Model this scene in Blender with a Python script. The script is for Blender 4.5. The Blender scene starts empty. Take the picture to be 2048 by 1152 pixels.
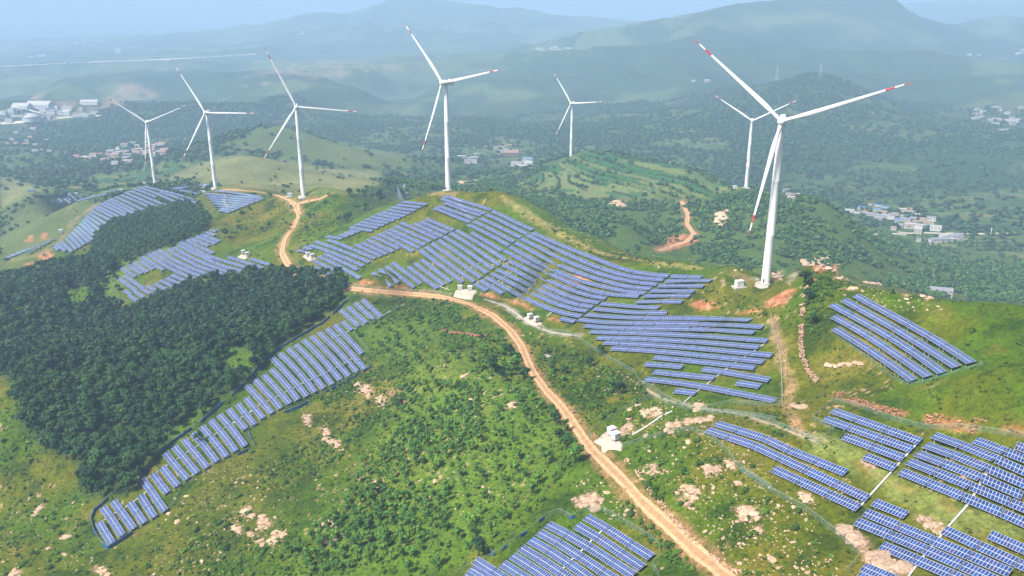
import bpy, math, random
import numpy as np

S = bpy.context.scene
COL = S.collection
rng = np.random.default_rng(7)
random.seed(7)

# ------------------------------------------------------------------ camera
F_PX, PITCH, CZ = 1650.0, math.radians(18.6), 340.0
CP, SP = math.cos(PITCH), math.sin(PITCH)
cam = bpy.data.cameras.new('camera')
cam.sensor_width = 36.0
cam.lens = 36.0 * F_PX / 2048.0
cam.clip_start, cam.clip_end = 1.0, 90000.0
cam_ob = bpy.data.objects.new('camera', cam)
cam_ob.location = (0, 0, CZ)
cam_ob.rotation_euler = (math.radians(90) - PITCH, 0, 0)
COL.objects.link(cam_ob)
S.camera = cam_ob

# ------------------------------------------------------------------ sky, sun, exposure
SUN_EL, SUN_AZ = math.radians(52), math.radians(235)      # azimuth clockwise from +Y: behind and left of the camera
world = bpy.data.worlds.new('World')
S.world = world
world.use_nodes = True
wn = world.node_tree
for n in list(wn.nodes):
    wn.nodes.remove(n)
sky = wn.nodes.new('ShaderNodeTexSky')
sky.sky_type = 'NISHITA'
sky.sun_disc = False
sky.sun_elevation = SUN_EL
sky.sun_rotation = SUN_AZ
sky.altitude = 300
sky.air_density = 1.0
sky.dust_density = 6.0
sky.ozone_density = 1.0
bg = wn.nodes.new('ShaderNodeBackground')
bg.inputs['Strength'].default_value = 0.065
wo = wn.nodes.new('ShaderNodeOutputWorld')
wn.links.new(sky.outputs[0], bg.inputs[0])
wn.links.new(bg.outputs[0], wo.inputs[0])
sun = bpy.data.lights.new('sun', 'SUN')
sun.energy = 3.9
sun.angle = math.radians(9)
sun.color = (1.0, 0.965, 0.91)
sun_ob = bpy.data.objects.new('sun', sun)
sd = np.array([math.sin(SUN_AZ) * math.cos(SUN_EL), math.cos(SUN_AZ) * math.cos(SUN_EL), math.sin(SUN_EL)])
from mathutils import Vector, Matrix
sun_ob.rotation_euler = Vector(sd.tolist()).to_track_quat('Z', 'Y').to_euler()
COL.objects.link(sun_ob)
S.view_settings.view_transform = 'Standard'
S.view_settings.look = 'None'
S.view_settings.exposure = 0.95
S.view_settings.gamma = 1.0
S.cycles.max_bounces = 5
S.cycles.diffuse_bounces = 2
S.cycles.glossy_bounces = 2
S.cycles.transparent_max_bounces = 12
S.cycles.volume_bounces = 1
S.cycles.use_denoising = True
S.cycles.sample_clamp_indirect = 6.0
HAZE_DENSITY = 0.000215
HAZE_COLOR = (0.49, 0.72, 1.0)

# ------------------------------------------------------------------ numeric helpers
def _hash(ix, iy, seed):
    h = (ix.astype(np.int64) * 374761393 + iy.astype(np.int64) * 668265263 + seed * 1442695041) & 0xFFFFFFFF
    h = ((h ^ (h >> 13)) * 1274126177) & 0xFFFFFFFF
    return ((h ^ (h >> 16)) & 0xFFFF) / 65535.0
def vnoise(x, y, seed=0):
    x0 = np.floor(x); y0 = np.floor(y)
    fx = x - x0; fy = y - y0
    fx = fx * fx * fx * (fx * (fx * 6 - 15) + 10); fy = fy * fy * fy * (fy * (fy * 6 - 15) + 10)
    a = _hash(x0, y0, seed); b = _hash(x0 + 1, y0, seed); c = _hash(x0, y0 + 1, seed); d = _hash(x0 + 1, y0 + 1, seed)
    return (a * (1 - fx) + b * fx) * (1 - fy) + (c * (1 - fx) + d * fx) * fy
def fbm(x, y, seed=0, octv=4, gain=0.5):
    s = 0; a = 1; tot = 0
    for o in range(octv):
        s = s + a * (vnoise(x, y, seed + o * 17) * 2 - 1); tot += a
        x, y = x * 2.03 * 0.8 - y * 2.03 * 0.6, x * 2.03 * 0.6 + y * 2.03 * 0.8
        a *= gain
    return s / tot
def sstep(a, b, x):
    t = np.clip((x - a) / (b - a), 0, 1)
    return t * t * (3 - 2 * t)
def raydir(u, v):
    A = (np.asarray(u, float) - 1024) / F_PX; B = (576 - np.asarray(v, float)) / F_PX
    return np.stack([A, CP + B * SP, -SP + B * CP], -1)

# ------------------------------------------------------------------ the terrain: surveyed points (bearing pixel, height)
TURB = [  # base u, v, hub u, v, yaw, first blade angle
    ((311, 370), (293, 243), 16, -52), ((431, 374), (413, 223), -4, -30), ((607, 391), (592, 212), 16, -24),
    ((897, 382), (892, 166), -36, -42), ((1142, 310), (1144, 205), -32, -36), ((1492, 377), (1504, 243), -16, -58),
    ((1530, 573), (1564, 247), -20, -50)]
HUB = 85.0
def turb_base(b, h):
    bt = (576 - h[1]) / F_PX; bb = (576 - b[1]) / F_PX
    t = HUB * (CP + bt * SP) / (bt - bb)
    return t * raydir(*b)
# (u, v, t) with t the depth along the optical axis
CTRL = [
 (1925,713,291.5), (1700,600,354.9), (1680,560,384.5), (1850,592,342.9), (2048,612,315.8), (2048,750,259.5), (1850,800,281.8), (2048,850,250.0), (1700,810,299.7),
 (1900,880,263.3), (2048,1000,237.9), (1800,1000,248.3), (2048,1152,211.5), (1750,1152,219.8), (1450,850,306.1), (1525,793,334.2), (1500,1000,265.6), (1640,760,336.0),
 (1600,690,355.3), (1640,640,359.6), (1300,1000,288.1), (1440,1152,241.3), (1200,900,332.2), (1190,1045,287.5), (1000,1152,277.5), (1300,1110,266.8), (1080,1152,269.9),
 (1120,800,387.0), (1060,720,444.1), (1000,640,489.2), (930,605,533.6), (830,588,584.2), (720,722,508.3), (690,630,541.5), (560,800,465.7), (450,880,431.4),
 (205,1050,381.4), (0,1152,350.4), (330,1000,389.7), (400,1100,347.1), (650,900,409.8), (800,800,434.5), (900,700,447.2), (900,900,361.4), (1000,1000,319.3),
 (800,1000,344.7), (600,1000,366.4), (620,1152,311.9), (450,700,507.7), (300,800,464.0), (100,700,560.0), (0,800,472.1), (0,600,683.9), (100,560,745.4),
 (0,1000,408.9), (500,580,638.9), (250,640,648.0), (268,595,672.5), (430,465,751.2), (520,530,686.2), (570,480,696.4), (590,420,794.4), (590,540,661.7),
 (700,575,596.2), (755,550,583.3), (620,510,661.8), (860,565,587.0), (960,575,562.1), (700,460,671.4), (830,400,705.6), (860,450,629.5), (640,420,759.6),
 (890,395,643.3), (940,384,653.2), (1000,384,633.8), (1060,420,609.0), (1130,465,558.6), (1200,502,526.1), (1350,522,490.4), (1450,537,451.2), (1600,545,437.2),
 (1640,533,427.9), (1100,520,533.2), (1000,470,606.0), (1150,610,487.7), (1300,600,460.4), (1400,560,458.2), (1480,638,400.9), (1350,750,375.7), (1250,700,418.4),
 (1180,760,400.9), (300,380,1061.8), (390,400,958.8), (250,430,960.5), (120,495,834.3), (300,460,870.9), (400,430,888.7), (50,510,850.4), (0,540,850.0),
 (0,450,1120.0), (0,372,1420.0), (60,375,1300.0), (80,392,1150.0), (200,388,1090.0), (470,402,882.1), (430,425,860.4), (500,395,847.5), (480,460,779.0),
 (520,392,851.9), (480,312,1260.0), (400,345,1240.0), (650,352,1150.0), (740,368,1050.0), (560,375,1050.0), (560,250,1720.0), (640,275,1700.0), (700,292,1700.0),
 (850,315,1720.0), (330,335,1480.0), (170,362,1480.0), (420,290,1620.0), (1180,297,1370.0), (1260,315,1340.0), (1350,332,1300.0), (1420,352,1200.0), (1250,390,1130.0),
 (1030,370,1300.0), (1090,340,1340.0), (1040,400,1080.0), (1150,450,930.9), (1250,450,909.4), (1370,402,1060.0), (1380,470,959.9), (1340,495,929.9), (1250,500,881.5),
 (1450,500,869.9), (1620,480,890.0), (1640,400,1010.0), (1560,400,1030.0), (1700,440,1000.0), (1750,520,900.0), (1900,580,900.0), (2048,595,900.0), (1830,440,1310.0),
 (1900,480,1220.0), (2000,400,1450.0), (2000,540,1060.0), (1800,350,1750.0), (1560,370,1600.0), (1900,250,2300.0), (2048,250,2500.0), (1640,162,2600.0), (1500,192,2550.0),
 (1800,220,2450.0), (1880,280,2050.0), (1600,300,1950.0), (1300,280,2000.0), (1400,212,2400.0), (1150,252,2300.0), (1480,330,1750.0), (940,320,1820.0), (1040,320,1820.0),
 (960,345,1600.0), (780,330,1780.0), (800,188,3300.0), (880,190,3100.0), (830,225,2700.0), (960,230,2600.0), (700,215,2900.0), (60,240,2640.0), (270,300,2020.0),
 (100,330,1760.0), (60,300,2050.0), (250,180,3700.0), (500,200,3000.0), (620,145,4300.0), (700,120,4800.0), (0,125,5400.0), (300,120,5600.0), (0,80,9000.0),
 (250,75,9500.0), (450,95,6800.0), (500,60,7600.0), (600,37,7800.0), (700,22,7900.0), (800,0,8200.0), (900,8,8200.0), (1000,18,8200.0), (640,110,5600.0),
 (800,105,5300.0), (1000,110,5000.0), (1100,90,4700.0), (1220,55,4900.0), (1300,42,4950.0), (1380,35,5000.0), (1500,24,5050.0), (1620,22,5050.0), (1720,13,5050.0),
 (1790,21,5000.0), (1850,38,4900.0), (1945,50,4900.0), (1640,110,3800.0), (1800,120,3700.0), (1950,110,4200.0), (1200,140,3600.0), (1400,130,3600.0), (2020,22,5480.0), (1900,3,9000), (2000,-3,9000), (2110,-2,9000), (1820,8,9500), (1580,174,2600), (1700,178,2560), (1450,203,2480), (1760,202,2500), (1540,192,2500), (1960,45,5400.0),
 (2048,40,5500.0), (1900,60,4700.0), (640,520,644.5), (800,500,621.3), (740,430,682.4), (700,520,634.1), (350,500,717.5), (430,530,690.5), (330,560,688.9),
 (480,510,709.3), (300,540,696.6), (900,480,606.3), (880,440,635.6), (1000,540,571.2), (1050,580,547.4), (1200,560,492.9), (1250,640,446.7), (1400,650,420.8),
 (1350,600,440.2), (1420,770,356.8), (620,720,498.4), (650,680,513.9), (500,870,436.7), (380,960,400.2), (300,1010,389.0), (1780,650,330.7), (1850,690,313.0),
 (1700,680,341.4), (1600,900,280.9), (1800,1080,234.1), (1950,930,246.6), (1700,870,279.3), (1250,1090,275.6), (760,400,974.0), (690,440,723.5)]
HID = [  # ground hidden behind crests: (u, distance, height below the lens)
 (760,860,-196),(700,900,-203),(640,930,-206),(897,800,-190),(1000,780,-206),(1060,720,-200),(1130,690,-205),(1200,660,-215),(1350,620,-222),
 (1450,600,-226),(1530,620,-228),(1600,580,-222),(1640,560,-216),(1750,480,-196),(1850,450,-190),(2048,420,-186),(1850,620,-260),(2048,620,-262),(1700,680,-245),
 (1250,740,-245),(1400,720,-250),(480,1420,-262),(650,1400,-268),(1180,1600,-300),(1350,1560,-312),(1490,1300,-296),(1640,1180,-300),(1640,3000,-290),(1400,2900,-310),
 (1720,5900,-150),(800,9500,-150),(1300,5900,-250),(1100,6500,-250),(560,2000,-305),(320,1300,-262),(120,1300,-290),(1500,5900,-190),(430,1100,-228),
 (250,20000,-330),(1024,20000,-330),(1800,20000,-330),(-300,20000,-330),(2350,20000,-330),(-300,5000,-330),(2350,5500,-230),(600,40000,-330),(1500,40000,-330),
 (250,12000,-330),(1024,12000,-300),(1800,9000,-280),(-300,40000,-330),(2350,40000,-330),
 (-300,1500,-300),(-300,800,-262),(-300,420,-240),(2350,300,-118),(2350,600,-240),(2350,1200,-312),(2350,2500,-315),
 (-300,200,-230),(400,180,-205),(1024,180,-178),(1600,150,-148),(2350,150,-130),(1024,60,-180),(200,60,-215),(2000,60,-140),(2350,60,-135),(-300,60,-225),
]
pts = [(t * raydir(u, v)) for u, v, t in CTRL]
for b, h, _, _ in TURB:
    pts.append(turb_base(b, h))
for u, r, z in HID:
    az = math.atan((u - 1024) / F_PX / (CP - 0.0)) if r > 1e9 else math.atan((u - 1024) / F_PX)
    pts.append(np.array([r * math.sin(az), r * math.cos(az), z]))
pts = np.array(pts)
def to_q(x, y):
    return np.stack([np.arctan2(x, y), np.log(np.hypot(x, y))], -1)
CQ = to_q(pts[:, 0], pts[:, 1])
C0 = 0.035
def _phi(d2):
    return -np.sqrt(d2 + C0 * C0)
n = len(CQ)
A = _phi(((CQ[:, None] - CQ[None]) ** 2).sum(-1)) + np.eye(n) * 0.0008
Pm = np.concatenate([np.ones((n, 1)), CQ], 1)
M = np.block([[A, Pm], [Pm.T, np.zeros((3, 3))]])
sol = np.linalg.solve(M, np.concatenate([pts[:, 2], np.zeros(3)]))
def base_z(x, y):
    sh = np.shape(x); x = np.ravel(x); y = np.ravel(y)
    out = np.empty(x.size)
    for i in range(0, x.size, 40000):
        q = to_q(x[i:i + 40000], y[i:i + 40000])
        d2 = (q[:, :1] - CQ[None, :, 0]) ** 2 + (q[:, 1:] - CQ[None, :, 1]) ** 2
        out[i:i + 40000] = _phi(d2) @ sol[:n] + sol[n] + q @ sol[n + 1:]
    return out.reshape(sh)

NA = 760
az = np.linspace(-math.radians(50), math.radians(50), NA)
rr = [55.0]
while rr[-1] < 45000:
    r0 = rr[-1]
    rr.append(r0 * (1 + (0.0125 if r0 < 150 else 0.0044 if r0 < 1500 else 0.0062 if r0 < 4000 else 0.013 if r0 < 9000 else 0.05)))
rr = np.array(rr); NR = len(rr); lrr = np.log(rr)
RR, AZ = np.meshgrid(rr, az, indexing='ij')
GX = RR * np.sin(AZ); GY = RR * np.cos(AZ)
# smooth part on a coarse lattice, then refined
ci = np.unique(np.concatenate([np.arange(0, NR, 3), [NR - 1]])); cj = np.unique(np.concatenate([np.arange(0, NA, 3), [NA - 1]]))
Zc = base_z(GX[np.ix_(ci, cj)], GY[np.ix_(ci, cj)])
Zt = np.stack([np.interp(np.arange(NA), cj, row) for row in Zc])
GZ = np.stack([np.interp(np.arange(NR), ci, Zt[:, j]) for j in range(NA)], 1)
# relief too fine for the survey
far = sstep(900, 3000, RR); mid = sstep(550, 1100, RR)
GZ = GZ + far * np.clip(RR / 3000, 0.5, 2.0) * (1 - sstep(7000, 12000, RR) * 0.6) * (1 - .55 * sstep(3600, 5000, RR)) * (26 * fbm(GX / 620, GY / 620, 3, 5) + 9 * np.abs(fbm(GX / 260, GY / 260, 9, 3)) - (30 * sstep(1500, 2000, RR) + 80 * sstep(2300, 3200, RR)) * (np.abs(fbm(GX / 1100, GY / 1100, 57, 4)) * 2.2 - .42))
GZ = GZ + mid * (1 - far) * 5.0 * fbm(GX / 110, GY / 110, 21, 4)
GZ = GZ + (1 - mid) * (1.1 * fbm(GX / 38, GY / 38, 31, 3) + 0.35 * fbm(GX / 7, GY / 7, 41, 3))
GZ = GZ + CZ
AZ0, DAZ = az[0], az[1] - az[0]
def ground(x, y):
    x = np.asarray(x, float); y = np.asarray(y, float)
    fa = np.clip((np.arctan2(x, y) - AZ0) / DAZ, 0, NA - 1.001); ja = fa.astype(int); fa = fa - ja
    r = np.hypot(x, y)
    fr = np.clip(np.interp(r, rr, np.arange(NR)), 0, NR - 1.001); ir = fr.astype(int); fr = fr - ir
    return ((GZ[ir, ja] * (1 - fa) + GZ[ir, ja + 1] * fa) * (1 - fr) + (GZ[ir + 1, ja] * (1 - fa) + GZ[ir + 1, ja + 1] * fa) * fr)
def hit(u, v, h=0.0):
    """first point where the sight line of a photo pixel meets the ground raised by h"""
    d = raydir(u, v); L = math.hypot(d[0], d[1])
    fa = min(max((math.atan2(d[0], d[1]) - AZ0) / DAZ, 0), NA - 1.001); j = int(fa); fa -= j
    prof = GZ[:, j] * (1 - fa) + GZ[:, j + 1] * fa + h
    zr = CZ + d[2] / L * rr
    k = np.nonzero((zr <= prof) & (rr > 100))[0]
    if len(k) == 0:
        k = [NR - 1]
    k = max(int(k[0]), 1)
    a0 = zr[k - 1] - prof[k - 1]; a1 = zr[k] - prof[k]
    s = a0 / (a0 - a1) if a0 > 0 and a1 <= 0 else 1.0
    r = rr[k - 1] + (rr[k] - rr[k - 1]) * s
    x = d[0] / L * r; y = d[1] / L * r
    return np.array([x, y, float(ground(x, y))])
def proj(P):
    P = np.asarray(P, float); z = P[..., 2] - CZ
    fw = P[..., 1] * CP - z * SP; up = P[..., 1] * SP + z * CP
    return 1024 + F_PX * P[..., 0] / fw, 576 - F_PX * up / fw

# ------------------------------------------------------------------ building helpers
MATS = {}
def new_mat(name, rough=0.8, color=(0.5, 0.5, 0.5), spec=0.3, metal=0.0):
    m = bpy.data.materials.new(name); m.use_nodes = True
    b = m.node_tree.nodes['Principled BSDF']
    b.inputs['Base Color'].default_value = (*color, 1)
    b.inputs['Roughness'].default_value = rough
    b.inputs['Specular IOR Level'].default_value = spec
    b.inputs['Metallic'].default_value = metal
    MATS[name] = m
    return m, m.node_tree, b
def N(nt, typ, **kw):
    n = nt.nodes.new(typ)
    for k, v in kw.items():
        if k == 'inp':
            for kk, vv in v.items():
                n.inputs[kk].default_value = vv
        else:
            setattr(n, k, v)
    return n
def mixcol(nt, fac, a, b, mode='MIX'):
    n = nt.nodes.new('ShaderNodeMix'); n.data_type = 'RGBA'; n.blend_type = mode
    for idx, s in ((0, fac), (6, a), (7, b)):
        if isinstance(s, (int, float)):
            n.inputs[idx].default_value = s
        elif isinstance(s, tuple):
            n.inputs[idx].default_value = (*s, 1)
        else:
            nt.links.new(s, n.inputs[idx])
    return n.outputs[2]
def noise_tex(nt, scale, detail=3, rough=0.55, coord='Object', dim=None):
    tc = nt.nodes.new('ShaderNodeTexCoord')
    n = nt.nodes.new('ShaderNodeTexNoise'); n.inputs['Scale'].default_value = scale
    n.inputs['Detail'].default_value = detail; n.inputs['Roughness'].default_value = rough
    nt.links.new(tc.outputs[coord], n.inputs['Vector'])
    return n.outputs['Fac']
def ramp(nt, fac, stops):
    r = nt.nodes.new('ShaderNodeValToRGB')
    while len(r.color_ramp.elements) < len(stops):
        r.color_ramp.elements.new(0.5)
    for e, (p, c) in zip(r.color_ramp.elements, stops):
        e.position = p; e.color = (*c, 1) if len(c) == 3 else c
    nt.links.new(fac, r.inputs[0])
    return r.outputs[0]
def weathered(name, color, var=0.25, scale=0.4, rough=0.75, spec=0.3, bump=0.0, bscale=3.0):
    m, nt, b = new_mat(name, rough, color, spec)
    f = noise_tex(nt, scale, 5)
    d = tuple(c * (1 - var) for c in color); l = tuple(min(1, c * (1 + var * 0.6)) for c in color)
    nt.links.new(ramp(nt, f, [(0.25, d), (0.75, l)]), b.inputs['Base Color'])
    if bump:
        bp = N(nt, 'ShaderNodeBump', inp={'Strength': bump, 'Distance': 0.3})
        nt.links.new(noise_tex(nt, bscale, 4), bp.inputs['Height']); nt.links.new(bp.outputs[0], b.inputs['Normal'])
    return m

def mesh_np(name, V, F, mats=(), uv=None, attrs=None, midx=None, smooth=False, colors=None):
    """V (n,3); F (m,k) array of k-gons"""
    V = np.asarray(V, np.float32); F = np.asarray(F, np.int32)
    me = bpy.data.meshes.new(name)
    k = F.shape[1]
    me.vertices.add(len(V)); me.vertices.foreach_set('co', V.ravel())
    me.loops.add(F.size); me.loops.foreach_set('vertex_index', F.ravel())
    me.polygons.add(len(F)); me.polygons.foreach_set('loop_start', (np.arange(len(F)) * k).astype(np.int32))
    if midx is not None:
        me.polygons.foreach_set('material_index', np.asarray(midx, np.int32))
    me.polygons.foreach_set('use_smooth', np.full(len(F), bool(smooth)))
    if uv is not None:
        ul = me.uv_layers.new(name='UVMap'); ul.data.foreach_set('uv', np.asarray(uv, np.float32).ravel())
    for an, av in (attrs or {}).items():
        a = me.attributes.new(an, 'FLOAT', 'POINT'); a.data.foreach_set('value', np.asarray(av, np.float32).ravel())
    if colors is not None:
        a = me.attributes.new('Col', 'FLOAT_COLOR', 'POINT')
        a.data.foreach_set('color', np.concatenate([colors, np.ones((len(colors), 1))], 1).astype(np.float32).ravel())
    me.update(calc_edges=True)
    for m in mats:
        me.materials.append(m)
    return me

class MB:
    """collects boxes, tubes, prisms ... into ONE mesh"""
    def __init__(s):
        s.v = []; s.f = []; s.m = []; s.sm = []
    def add(s, verts, faces, mi=0, smooth=False):
        o = len(s.v); s.v += [tuple(map(float, p)) for p in verts]
        for f in faces:
            s.f.append(tuple(i + o for i in f)); s.m.append(mi); s.sm.append(smooth)
    def box(s, c, size, rz=0.0, mi=0, M=None):
        x, y, z = size[0] / 2, size[1] / 2, size[2] / 2
        P = [(-x, -y, -z), (x, -y, -z), (x, y, -z), (-x, y, -z), (-x, -y, z), (x, -y, z), (x, y, z), (-x, y, z)]
        ca, sa = math.cos(rz), math.sin(rz)
        P = [(c[0] + p[0] * ca - p[1] * sa, c[1] + p[0] * sa + p[1] * ca, c[2] + p[2]) for p in P]
        if M is not None:
            P = [tuple(M @ Vector(p)) for p in P]
        s.add(P, [(0, 3, 2, 1), (4, 5, 6, 7), (0, 1, 5, 4), (1, 2, 6, 5), (2, 3, 7, 6), (3, 0, 4, 7)], mi)
    def tube(s, rings, n=12, mi=0, caps=True, smooth=True):
        """rings: list of (centre, radius[, radius2, axisx, axisy])"""
        vs = []
        for i, rg in enumerate(rings):
            c, r = np.array(rg[0], float), rg[1]
            if len(rg) > 2:
                r2, ax, ay = rg[2], np.array(rg[3], float), np.array(rg[4], float)
            else:
                j = min(i + 1, len(rings) - 1); k = max(i - 1, 0)
                t = np.array(rings[j][0], float) - np.array(rings[k][0], float); t /= max(np.linalg.norm(t), 1e-9)
                ax = np.cross(t, [0.0, 1.0, 0.0] if abs(t[1]) < 0.9 else [1.0, 0, 0]); ax /= np.linalg.norm(ax); ay = np.cross(t, ax); r2 = r
            for q in range(n):
                a = 2 * math.pi * q / n
                vs.append(c + ax * r * math.cos(a) + ay * r2 * math.sin(a))
        fs = []
        for i in range(len(rings) - 1):
            for q in range(n):
                fs.append((i * n + q, i * n + (q + 1) % n, (i + 1) * n + (q + 1) % n, (i + 1) * n + q))
        o = len(s.v); s.add(vs, fs, mi, smooth)
        if caps:
            s.f.append(tuple(o + q for q in reversed(range(n)))); s.m.append(mi); s.sm.append(False)
            e = o + (len(rings) - 1) * n
            s.f.append(tuple(e + q for q in range(n))); s.m.append(mi); s.sm.append(False)
    def mesh(s, name, mats):
        me = bpy.data.meshes.new(name); me.from_pydata(s.v, [], s.f)
        me.polygons.foreach_set('material_index', s.m); me.polygons.foreach_set('use_smooth', s.sm)
        for m in (mats if isinstance(mats, (list, tuple)) else [mats]):
            me.materials.append(m)
        me.update()
        return me
    def build(s, name, mats, parent=None):
        return put(name, s.mesh(name, mats), parent)
def put(name, me, parent=None):
    o = bpy.data.objects.new(name, me); COL.objects.link(o)
    if parent is not None:
        o.parent = parent
    return o
def tag(o, label=None, cat=None, group=None, kind=None):
    if label: o['label'] = label
    if cat: o['category'] = cat
    if group: o['group'] = group
    if kind: o['kind'] = kind
    return o
def empty(name, loc, rz=0.0, label=None, cat=None, group=None):
    o = bpy.data.objects.new(name, None); COL.objects.link(o)
    o.location = tuple(map(float, loc)); o.rotation_euler = (0, 0, rz); o.empty_display_size = 0.2
    return tag(o, label, cat, group)
def ordinal(i):
    W = ['first', 'second', 'third', 'fourth', 'fifth', 'sixth', 'seventh', 'eighth', 'ninth', 'tenth', 'eleventh', 'twelfth', 'thirteenth',
         'fourteenth', 'fifteenth', 'sixteenth', 'seventeenth', 'eighteenth', 'nineteenth', 'twentieth']
    if i < 20: return W[i]
    t = (i + 1) // 10; u = (i + 1) % 10
    tens = {2: 'twenty', 3: 'thirty', 4: 'forty', 5: 'fifty'}[t]
    return tens + '-' + W[u - 1] if u else {2: 'twentieth', 3: 'thirtieth', 4: 'fortieth', 5: 'fiftieth'}[t]

# ------------------------------------------------------------------ outlines on the ground
def dens(px, step=14):
    out = []
    for a, b in zip(px[:-1], px[1:]):
        k = max(1, int(math.hypot(b[0] - a[0], b[1] - a[1]) / step))
        for i in range(k):
            out.append((a[0] + (b[0] - a[0]) * i / k, a[1] + (b[1] - a[1]) * i / k))
    out.append(px[-1])
    return out
def on_ground(px, h=0.0, step=14):
    return np.array([hit(u, v, h) for u, v in dens(px, step)])
def ground_poly(px, step=24):
    return on_ground(list(px) + [px[0]], 0, step)[:-1, :2]
def inside(P, x, y):
    r = np.zeros(x.shape, bool); j = len(P) - 1
    for i in range(len(P)):
        xi, yi = P[i]; xj, yj = P[j]
        if yi != yj:
            c = ((yi > y) != (yj > y)) & (x < (xj - xi) * (y - yi) / (yj - yi) + xi)
            r ^= c
        j = i
    return r
def seg_dist(P, x, y, closed=True):
    d = np.full(x.shape, 1e9); m = len(P)
    for i in range(m if closed else m - 1):
        a = P[i]; b = P[(i + 1) % m]; ab = b - a; L2 = max(ab @ ab, 1e-9)
        t = np.clip(((x - a[0]) * ab[0] + (y - a[1]) * ab[1]) / L2, 0, 1)
        d = np.minimum(d, np.hypot(x - a[0] - t * ab[0], y - a[1] - t * ab[1]))
    return d
GXf, GYf, GZf = GX.ravel(), GY.ravel(), GZ.ravel()
GRf = RR.ravel()
WX = GXf + 2.0 * fbm(GXf / 9, GYf / 9, 71, 2) * np.clip(GRf / 400, 0.5, 6); WY = GYf + 2.0 * fbm(GXf / 9, GYf / 9, 77, 2) * np.clip(GRf / 400, 0.5, 6)
def zone(px, feather=3.0):
    """soft mask of a ground outline over the terrain's vertices: (indices, weights)"""
    P = ground_poly(px); f = feather
    k = np.nonzero((GXf > P[:, 0].min() - f) & (GXf < P[:, 0].max() + f) & (GYf > P[:, 1].min() - f) & (GYf < P[:, 1].max() + f))[0]
    x, y = WX[k], WY[k]
    ins = inside(P, x, y); d = seg_dist(P, x, y)
    w = np.clip(0.5 + np.where(ins, d, -d) / (2 * f), 0, 1)
    g = w > 0
    return k[g], w[g]
def line_zone(pl, half, feather):
    P = pl[:, :2]; f = half + feather
    k = np.nonzero((GXf > P[:, 0].min() - f) & (GXf < P[:, 0].max() + f) & (GYf > P[:, 1].min() - f) & (GYf < P[:, 1].max() + f))[0]
    d = seg_dist(P, WX[k], WY[k], False)
    w = 1 - sstep(half, half + feather, d); g = w > 0
    return k[g], w[g]

# ------------------------------------------------------------------ layout of the site (outlines traced on the ground)
def crop(ox, oy, s, pts):
    return [(ox + x / s, oy + y / s) for x, y in pts]
ROAD = [(592,412),(598,430),(586,455),(568,480),(563,505),(575,528),(595,545),(640,562),(695,577),(760,583),(830,588),(890,595),(940,608),(985,630),(1020,660),(1042,690),
        (1052,715),(1066,745),(1092,780),(1122,812),(1152,855),(1182,898),(1215,930),(1250,965),(1285,1005),(1330,1045),(1378,1090),(1430,1135),(1480,1175)]
ROAD_B = [(592,410),(612,403),(640,398),(660,388)]
ROAD_C = [(592,411),(575,398),(555,391),(520,384),(480,380),(444,379)]
ROAD_D = [(1362,402),(1376,428),(1374,448),(1388,468),(1372,484),(1345,491),(1318,503)]
TRACK = [(1290,778),(1330,800),(1400,816),(1480,828),(1550,850),(1640,885)]
TRACK_B = [(1640,885),(1700,915),(1770,960),(1850,1005),(1930,1040),(2060,1060)]
TRACK_C = [(1545,640),(1562,700),(1575,760),(1577,810),(1592,855),(1600,870)]
GRAVEL = [(975,600),(1010,612),(1040,632),(1060,648),(1100,664),(1160,672)]
TRACK_D = [(1000,395),(1060,432),(1130,472),(1200,505),(1290,523),(1400,537)]
TRACK_E = [(20,520),(70,512),(110,498),(150,440),(200,405),(250,385)]
FOREST = [(0,560),(60,545),(110,530),(175,520),(240,528),(212,560),(198,590),(225,612),(265,618),(312,600),(380,577),(430,558),(500,548),(560,545),(625,548),(690,562),
          (688,590),(650,625),(600,660),(555,692),(520,742),(450,790),(392,850),(340,890),(290,940),(262,985),(205,1002),(155,985),(165,930),(80,900),(45,850),(40,800),(20,760),(0,750)]
FOREST_UP = [(180,520),(185,490),(215,450),(280,428),(350,412),(400,408),(420,440),(400,470),(335,497),(262,522),(220,528)]
FOREST_RIM = [(195,545),(262,520),(330,495),(400,470),(418,480),(300,520),(262,545),(240,580),(212,590)]
CLEARINGS = [[(455,700),(500,700),(515,735),(470,765),(440,745)],[(340,865),(395,815),(420,800),(400,840),(350,890)],[(120,585),(175,575),(185,600),(140,620)]]
GROVE = [(676,446),(690,408),(730,382),(785,362),(800,372),(792,395),(765,412),(715,432),(690,455)]
ORCHARD = [(700,660),(760,625),(850,620),(940,640),(1020,690),(1060,760),(1100,820),(1150,880),(1150,940),(1080,985),(1030,1030),(1000,1090),(920,1110),(860,1152),(560,1152),(640,1060),(720,960),(760,860),(800,760)]
ORCHARD_DENSE = [(760,800),(850,760),(960,780),(960,900),(900,960),(900,1060),(820,1120),(600,1152),(560,1120),(660,1040),(720,960)]
GULLY = [(540,940),(610,870),(690,800),(640,760),(720,700),(780,690),(830,740),(770,830),(700,900),(620,980),(540,1010)]
SCRUB = [[(735,600),(900,600),(1000,655),(1000,690),(900,700),(850,640),(740,650)],[(1005,690),(1050,720),(1080,800),(1130,860),(1170,930),(1120,940),(1060,850),(1010,760),(960,740),(960,700)],
         [(1050,680),(1170,700),(1260,770),(1280,800),(1180,850),(1120,790),(1080,740)],[(1610,540),(1660,560),(1665,600),(1650,660),(1630,700),(1612,650)],
         [(1040,420),(1200,500),(1350,525),(1350,535),(1190,512),(1040,432)],[(560,760),(640,740),(720,760),(640,830),(540,840)]]
PALE = [[(330,355),(400,326),(480,309),(560,320),(650,335),(758,342),(762,370),(680,384),(600,384),(540,380),(440,372)],[(0,352),(60,366),(108,385),(60,396),(30,410),(0,420)]]
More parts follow.
